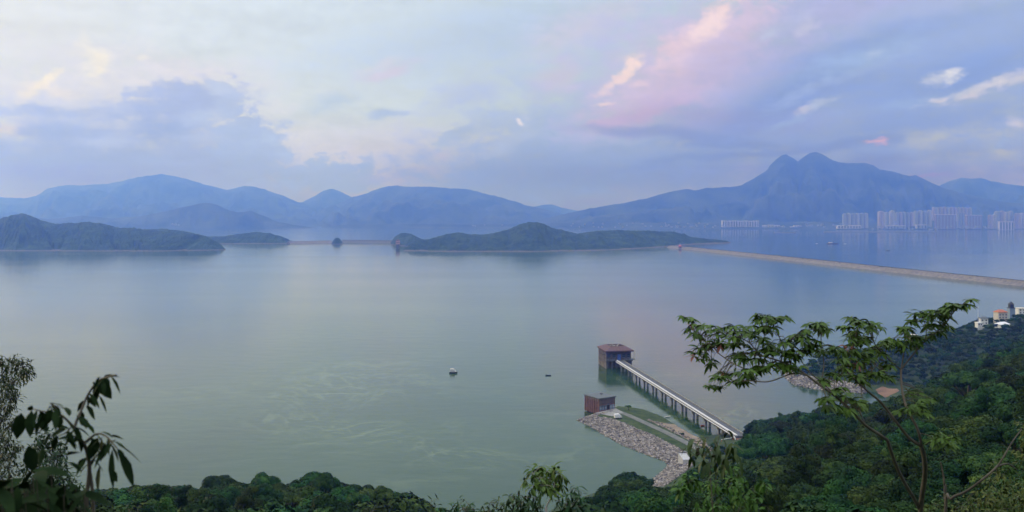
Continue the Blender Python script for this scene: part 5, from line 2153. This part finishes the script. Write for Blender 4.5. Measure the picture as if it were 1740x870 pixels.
CL = [(1172, 543), (1178, 558), (1190, 572), (1205, 556), (1216, 562), (1196, 590), (1210, 588), (1190, 606), (1200, 616), (1226, 575), (1240, 558), (1256, 562), (1250, 576), (1236, 590), (1260, 590), (1276, 570), (1285, 546), (1298, 540), (1312, 546), (1322, 542), (1290, 558), (1306, 562), (1276, 600), (1292, 580), (1246, 608), (1262, 612), (1285, 612), (1306, 590), (1320, 598), (1300, 622), (1320, 622), (1336, 622), (1280, 634), (1264, 638), (1240, 638), (1226, 645), (1214, 655), (1254, 650), (1340, 602), (1330, 584), (1346, 574), (1360, 572), (1376, 580), (1386, 590), (1396, 556), (1386, 552), (1402, 558), (1380, 566), (1370, 596), (1356, 606), (1346, 628), (1400, 600), (1408, 590),
      (1440, 556), (1450, 546), (1470, 552), (1482, 556), (1490, 562), (1460, 568), (1444, 576), (1480, 576), (1450, 600), (1470, 600), (1430, 615), (1440, 625), (1462, 620), (1476, 610), (1490, 600), (1480, 636), (1450, 642), (1466, 650), (1500, 640), (1420, 640), (1408, 648), (1500, 590), (1512, 585), (1506, 620), (1430, 600), (1455, 585),
      (1530, 562), (1545, 562), (1556, 550), (1560, 536), (1572, 532), (1582, 542), (1576, 556), (1592, 552), (1600, 540), (1612, 530), (1622, 520), (1632, 518), (1644, 516), (1606, 560), (1592, 568), (1540, 580), (1522, 578), (1572, 575), (1550, 590), (1602, 530), (1586, 533), (1560, 575), (1530, 592),
      (1430, 680), (1415, 690), (1440, 700), (1402, 680), (1452, 680), (1550, 690), (1560, 700), (1540, 700), (1572, 680), (1556, 672), (1600, 740), (1606, 758), (1592, 752), (1612, 745), (1470, 690), (1480, 640), (1425, 665)]
lm = MB()
red = MB()
for (cx_, cy_) in CL:
    dense = cx_ < 1420 or cx_ > 1515
    for k in range(4 if dense else 5):
        jx, jy = rng.uniform(-13, 13), rng.uniform(-4, 5)
        p = fpt(cx_ + jx, cy_ + jy - 3, dep(cx_, cy_) + rng.uniform(-.22, .22))
        q, dd = nearest_on(sk, p)
        mid = q.lerp(p, .55) + Vector((0, 0, .02))
        if dd < .9:
            tb.tube([q, mid, p], [.004, .003, .002], 4, False)
        tgt = red if rng.random() < .004 else lm
        rosette(tgt, p, .122 * rng.uniform(.8, 1.12), .034, rng.randint(6, 8), rng, 1.0, rng.uniform(.35, .7), None, .05)
for (cx_, cy_) in ((1436, 588), (1442, 594), (1450, 590), (1172, 552), (1230, 634)):
    rosette(red, P9(cx_, cy_), .09, .03, 4, rng, 1.0, .8)
child(tb, 'trunk', m_bark, tree, True)
child(lm, 'foliage', m_lf_tree, tree, True)
child(red, 'reddened_leaves', m_lf_red, tree, True)

# ---- the out-of-focus sapling at the left
D1 = 3.2
rng = random.Random(8)


def P3(px, py, k=0.0):
    return fpt(px, py, D1 + k)


sap = root_at(150, D1, 'sapling', 'blurred dark sapling with long hanging leaves close to the camera at the left', 'sapling')
sb = Vector(sap.location)
stems = [([(148, 890), (147, 847), (152, 797), (146, 762), (133, 740), (128, 723), (140, 693), (150, 670), (167, 647), (186, 640), (198, 637)], .0085, .0025),
         ([(160, 890), (157, 833), (152, 797)], .006, .006),
         ([(144, 752), (163, 738), (180, 741), (200, 763)], .005, .002),
         ([(130, 730), (123, 723), (100, 703), (73, 699), (57, 695)], .005, .002),
         ([(150, 790), (168, 770), (186, 752), (196, 748)], .004, .002),
         ([(123, 723), (112, 735), (96, 742)], .003, .0015),
         ([(100, 703), (92, 690), (86, 686)], .003, .0015)]
tb, lm = MB(), MB()
for pts, r0, r1 in stems:
    pa = smooth_path([P3(x, y, .1 * math.sin(x * .05)) for x, y in pts])
    if pts[0][1] == 890:
        pa = [sb + Vector((0, 0, -.1)), sb.lerp(pa[0], .6)] + pa
    n = len(pa)
    tb.tube(pa, [r0 + (r1 - r0) * i / (n - 1) for i in range(n)], 6)
for (x0, y0, x1, y1, w) in ((201, 770, 229, 826, 26), (199, 755, 242, 783, 13), (191, 764, 193, 831, 21), (170, 733, 192, 741, 12), (188, 741, 211, 744, 9), (166, 744, 150, 782, 20), (170, 790, 167, 836, 20), (172, 745, 176, 772, 16), (186, 800, 200, 818, 14),
                            (166, 645, 191, 676, 22), (172, 642, 187, 660, 16), (157, 650, 166, 668, 16), (150, 668, 148, 690, 12), (146, 690, 162, 712, 17), (150, 676, 160, 690, 12), (132, 705, 147, 726, 22), (168, 672, 182, 700, 8), (176, 640, 203, 637, 8),
                            (36, 702, 28, 745, 24), (54, 698, 51, 742, 20), (66, 704, 81, 733, 18), (84, 690, 94, 716, 15), (96, 690, 122, 700, 14), (112, 692, 118, 706, 12), (120, 730, 92, 722, 14), (130, 742, 97, 744, 9), (112, 774, 136, 766, 12), (112, 730, 84, 740, 14), (56, 697, 48, 690, 10), (84, 686, 108, 688, 13),
                            (48, 758, 60, 802, 26), (36, 704, 24, 726, 14), (72, 760, 66, 790, 18), (118, 786, 140, 800, 10), (110, 748, 132, 760, 10), (70, 712, 60, 740, 16), (140, 742, 120, 752, 11), (126, 728, 140, 748, 10), (88, 696, 76, 722, 16), (104, 706, 100, 730, 12), (158, 780, 176, 800, 16), (178, 752, 170, 784, 18), (184, 742, 186, 770, 12), (148, 720, 160, 735, 10), (160, 655, 178, 668, 18), (170, 640, 160, 660, 12), (134, 712, 146, 722, 16)):
    k = .1 * math.sin(x0 * .05) + rng.uniform(-.04, .04)
    p, q = P3(x0, y0, k), P3(x1, y1, k + rng.uniform(-.05, .05))
    d = q - p
    leaf_into(lm, p, d + Vector((0, 0, .12 * d.length)), d.length * 1.03, w / FPX * D1, .25, rng.uniform(.9, 1.5) if abs(d.z) > abs(d.x) else rng.uniform(-.9, -.2), rng)
for pts, r0, r1 in stems:
    for (xa, ya), (xb, yb) in zip(pts[:-1], pts[1:]):
        if ya > 800:
            continue
        for _k in range(2):
            t_ = rng.random()
            x, y = xa + (xb - xa) * t_, ya + (yb - ya) * t_
            p = P3(x, y, .1 * math.sin(x * .05) + rng.uniform(-.02, .02))
            a = rng.uniform(0, 6.28)
            leaf_into(lm, p, (math.cos(a) * .7, math.sin(a) * .5, rng.uniform(-1.0, -.1)), rng.uniform(.05, .095), rng.uniform(.016, .028), .35, None, rng)
for _ in range(120):
    x, y = rng.uniform(-10, 150), rng.uniform(785, 885)
    if y < 790 + abs(x - 60) * .5:
        continue
    p = P3(x, y, rng.uniform(-.5, .2))
    a = rng.uniform(0, 6.28)
    leaf_into(lm, p, (math.cos(a), .3 * math.sin(a), rng.uniform(-1, .2)), rng.uniform(.09, .14), rng.uniform(.035, .05), .3, None, rng)
    q = sb.lerp(p, .7)
    tb.tube([sb, q, p], [.004, .003, .0015], 4, False)
child(tb, 'stem', m_bark, sap, True)
child(lm, 'leaves', m_lf_dark, sap, True)


# ---- generic bush: clumps given by place in the view at a real distance
def bush(name, label, cat, base_px, D, clumps, leafL, leafW, per, mat, seed, droop=.4, bark=None, spreadz=.6, rad=.010, mode='cloud', fork=None):
    rng = random.Random(seed)
    root = root_at(base_px, D, name, label, cat)
    o = Vector(root.location)
    tb, lm = MB(), MB()
    hub = fpt(fork[0], fork[1], D) if fork else None
    cs = [(fpt(px, py, D + rng.uniform(-spreadz, spreadz)), r) for (px, py, r) in clumps]
    top = max(cs, key=lambda q: q[0].z)[0]
    if hub is None:
        hub = o.lerp(top, .3) + Vector((0, 0, .0))
    nodes = [(hub, rad)]
    cs.sort(key=lambda q: (q[0] - hub).length)
    for c, r in cs:
        rw = r / FPX * D
        q, r0 = min(nodes, key=lambda nd: (nd[0] - c).length + .35 * max(0, nd[0].z - c.z))
        r1 = max(r0 * .72, rad * .16)
        path = smooth_path([q, q.lerp(c, .5) + Vector((rng.uniform(-.06, .06), rng.uniform(-.06, .06), .04)), c], 4)
        n = len(path)
        tb.tube(path, [r0 * .85 + (r1 - r0 * .85) * i / (n - 1) for i in range(n)], 5, False)
        nodes.append((path[n // 2], (r0 + r1) / 2))
        nodes.append((c, r1))
        for k in range(max(2, int(per * (r / 20.0) ** 1.6))):
            u = Vector((rng.gauss(0, 1), rng.gauss(0, 1), rng.gauss(0, 1))).normalized()
            p = c + u * rw * rng.random() ** .5
            if mode == 'rosette':
                rosette(lm, p, leafL, leafW, rng.randint(5, 8), rng, 1.0, droop)
            else:
                d = u * .5 + Vector((rng.uniform(-1, 1), rng.uniform(-1, 1), rng.uniform(-1.1, .5)))
                leaf_into(lm, p, d, leafL * rng.uniform(.7, 1.2), leafW * rng.uniform(.8, 1.2), droop, None, rng)
            if k % 5 == 0:
                tb.tube([c + (p - c) * .1, p], [rad * .22, rad * .12], 3, False)
    if True:
        tb.tube([o - Vector((0, 0, .3)), o.lerp(hub, .5) + Vector((.04, .02, 0)), hub], [rad * 2.2, rad * 1.8, rad * 1.3], 7)
    child(tb, 'stem', bark or m_bark, root, True)
    child(lm, 'foliage', mat, root, True)
    return root


rng = random.Random(77)


def fill(poly_, n, r0, r1, sd):
    g2 = np.random.default_rng(sd)
    a = np.array(poly_, float)
    out = []
    while len(out) < n:
        P = np.stack([g2.uniform(a[:, 0].min(), a[:, 0].max(), 200), g2.uniform(a[:, 1].min(), a[:, 1].max(), 200)], 1)
        for p in P[inside(a, P)]:
            out.append((p[0], p[1], g2.uniform(r0, r1)))
    return out[:n]


# fine-leaved tree at the left edge
bush('narrow_leaved_tree', 'fine narrow leaved tree rising at the left edge of the view', 'tree', -18, 14.0,
     [(38, 622, 15), (25, 614, 12), (48, 632, 12), (14, 630, 15), (36, 640, 14), (4, 616, 13), (20, 652, 15), (2, 648, 15), (8, 668, 17), (24, 672, 13), (-6, 690, 18), (14, 690, 15), (4, 712, 17), (16, 724, 13), (-4, 740, 18), (10, 752, 16), (20, 770, 15), (0, 775, 18), (14, 795, 16), (30, 760, 10), (-8, 812, 20), (16, 820, 18), (-25, 640, 22), (-30, 700, 24), (-28, 760, 24), (4, 845, 20), (24, 850, 18)],
     .085, .020, 190, m_lf_fine, 3, .35, m_bark, .7, .012)
bush('narrow_leaved_bush', 'fine leaved bush behind the blurred sapling at the lower left', 'bush', 75, 13.0,
     [(68, 748, 15), (84, 744, 14), (98, 756, 15), (58, 762, 13), (76, 768, 18), (104, 772, 13), (90, 780, 18), (62, 786, 16), (46, 792, 16), (108, 792, 12), (80, 802, 18), (100, 812, 18), (56, 814, 18), (120, 820, 14), (132, 838, 14), (88, 832, 20), (112, 842, 20), (60, 845, 20), (36, 835, 16), (140, 862, 12), (30, 865, 20), (124, 868, 20), (80, 866, 22), (50, 876, 22), (104, 880, 22)],
     .080, .024, 150, m_lf_fine, 5, .3, m_bark, .6, .010)

# bright young tree with hanging leaves, bottom centre right
bush('young_tree', 'young bright green tree with a pale stem and drooping leaves at the bottom edge', 'tree', 928, 12.0,
     [(905, 803, 9), (916, 796, 7), (925, 800, 9), (938, 799, 9), (948, 804, 9), (956, 812, 8), (912, 814, 10), (930, 814, 11), (946, 818, 10), (892, 816, 6), (922, 826, 11), (938, 830, 10), (905, 826, 7), (953, 826, 7)],
     .140, .038, 70, m_lf_young, 11, .7, m_palebark, .5, .012, 'cloud', (928, 862))
bush('drooping_shrub', 'dark shrub with drooping leaf tufts at the right foot of the young bright tree', 'shrub', 975, 12.5,
     [(968, 838, 10), (978, 834, 10), (985, 846, 9), (962, 850, 12), (976, 856, 12), (988, 862, 10), (958, 866, 14), (972, 874, 14), (945, 850, 9)],
     .150, .036, 34, m_lf_mango, 12, .9, m_bark, .4, .012)
bush('drooping_shrub', 'dark shrub with drooping leaf tufts at the left foot of the young bright tree', 'shrub', 890, 12.5,
     [(868, 846, 10), (880, 840, 10), (892, 846, 11), (902, 838, 9), (874, 858, 13), (890, 862, 13), (905, 856, 12), (862, 868, 14), (884, 876, 14), (906, 874, 13), (920, 860, 9), (914, 846, 8)],
     .150, .036, 34, m_lf_mango, 13, .9, m_bark, .4, .012)
bush('low_shrub', 'low domed shrub at the bottom edge left of the young bright tree', 'shrub', 788, 13.0,
     [(772, 860, 9), (784, 854, 10), (796, 858, 9), (778, 870, 12), (792, 870, 12), (764, 872, 10), (806, 868, 8)], .11, .030, 45, m_lf_mango, 14, .6, m_bark, .4, .010)
bush('low_shrub', 'low loose shrub with small leaves at the bottom edge between two dark shrubs', 'shrub', 838, 13.0,
     [(822, 864, 9), (834, 858, 9), (846, 854, 9), (856, 860, 9), (840, 870, 12), (854, 872, 11), (824, 874, 10)], .11, .028, 45, m_lf_mango, 15, .6, m_bark, .4, .010)
bush('spiky_sprig', 'upright spiky sprig sticking up at the bottom edge right of the dark tree line', 'shrub', 739, 13.0,
     [(734, 852, 5), (736, 862, 6), (744, 850, 5), (745, 860, 6), (732, 872, 8), (746, 872, 8), (738, 876, 9)], .09, .026, 22, m_lf_dark, 16, .1, m_bark, .2, .008)

# hanging-leaf shrub in front of the spit's root
bush('hanging_leaf_shrub', 'large leaved shrub hanging in front of the boulders and bridge root', 'shrub', 1225, 7.0,
     [(1180, 750, 8), (1196, 744, 8), (1212, 748, 9), (1228, 742, 8), (1238, 736, 6), (1190, 762, 10), (1206, 764, 10), (1222, 760, 11), (1238, 756, 9), (1250, 768, 10), (1176, 776, 7), (1196, 780, 10), (1214, 780, 10), (1234, 778, 11), (1250, 784, 9), (1206, 796, 9), (1226, 796, 10), (1172, 758, 6), (1170, 768, 5)],
     .125, .036, 16, m_lf_mango, 17, 1.0, m_bark, .35, .006)
bush('hanging_leaf_shrub', 'soft green leafy shrub along the bottom edge below the bridge root', 'shrub', 1215, 8.0,
     fill([(1145, 830), (1170, 812), (1205, 806), (1250, 800), (1290, 808), (1310, 850), (1310, 900), (1140, 900)], 46, 10, 17, 2),
     .085, .030, 26, m_lf_tree, 18, .7, m_bark, .5, .006)

# yellow-green shrubs, a bare dark branch and a dead stem, bottom right
bush('yellow_green_bush', 'yellow green leafy bush filling the bottom right corner', 'bush', 1720, 13.0,
     fill([(1752, 700), (1752, 900), (1600, 900), (1625, 850), (1660, 822), (1690, 780), (1715, 740)], 74, 10, 17, 4),
     .080, .032, 34, m_lf_yellow, 19, .4, m_bark, .9, .012)
bush('yellow_green_bush', 'smaller yellow green bush at the bottom edge left of the right corner', 'bush', 1610, 14.0,
     fill([(1566, 858), (1590, 838), (1625, 842), (1650, 850), (1660, 900), (1560, 900)], 26, 9, 14, 6),
     .080, .030, 34, m_lf_yellow, 20, .4, m_bark, .6, .010)
D2 = 12.0
bb = root_at(1600, D2, 'bare_branch', 'bare dark branch slanting up through the yellow green bush at the right', 'branch')
o = Vector(bb.location)
mb = MB()
pa = smooth_path([o - Vector((0, 0, .2)), fpt(1606, 880, D2), fpt(1616, 848, D2 - .1), fpt(1640, 836, D2 - .2), fpt(1668, 816, D2 - .3), fpt(1694, 793, D2 - .3), fpt(1706, 775, D2 - .3), fpt(1722, 748, D2 - .2), fpt(1736, 730, D2)])
mb.tube(pa, [.024 - .018 * i / (len(pa) - 1) for i in range(len(pa))], 7)
pa2 = smooth_path([fpt(1694, 793, D2 - .3), fpt(1712, 788, D2 - .2), fpt(1728, 798, D2)])
mb.tube(pa2, [.014 - .009 * i / (len(pa2) - 1) for i in range(len(pa2))], 6)
child(mb, 'branch', m_bark, bb, True)
D3 = 20.0
dn = root_at(1606, D3, 'dead_stem', 'pale dead stem standing bare below the right-hand branches', 'stem')
o = Vector(dn.location)
mb = MB()
pa = smooth_path([o - Vector((0, 0, .2)), fpt(1606, 850, D3), fpt(1605, 825, D3), fpt(1602, 802, D3), fpt(1598, 785, D3)])
mb.tube(pa, [.04 - .028 * i / (len(pa) - 1) for i in range(len(pa))], 6)
child(mb, 'stem', m_bark, dn, True)

# ---- green bush beside the brick building on the spit
q = onz(1068, 694, ZT)
rt = thing('round_bush', (q.x, q.y, ZT), 'bright green bush beside the brick building on the spit', 'bush')
V = crown_arrays(55, 'round', 2600, .07)
cm = quads_mesh('foliage', V)
PROTOB = quads_mesh('foliage', crown_arrays(56, 'round', 5000, .06))
PROTOS = trunk_mesh('stem', 10, .4, 'round')
PROTOS.materials.append(m_bark)
PROTOB.materials.append(m_leaf)
link('foliage', cm, m_lf_young, rt)
link('stem', trunk_mesh('stem', 9, .4, 'round'), m_bark, rt)
rt.scale = (2.3, 1.9, 1.5)

for k_, (px, d_, r, lab) in enumerate(((1196, 432, 2.2, 'round green bush by the track at the root of the spit'), (1212, 440, 2.6, 'larger bush between the track and the bridge end'), (1178, 420, 1.8, 'small bush beside the pale sloping slab'),
                                       (1226, 428, 2.4, 'bush just left of the white pole barrier'), (1206, 416, 2.8, 'bush at the foot of the slope below the track'), (1232, 414, 3.0, 'bush at the foot of the slope below the white barrier'), (1160, 470, 1.3, 'low bush on the grass of the spit beside the track'))):
    x_ = (px - CX) / FPX * d_
    nb_ = thing('round_bush', (x_, d_, max(gz(x_, d_), float(bank_height(np.array([[x_, d_]]), WPOLY, TPOLY, ZT)[0]))), lab, 'bush', 'bushes at the root of the spit', yaw=k_ * 1.1)
    link('foliage', PROTOB, m_leaf, nb_)
    link('stem', PROTOS, m_bark, nb_)
    nb_.scale = (r, r * .9, r * .85)
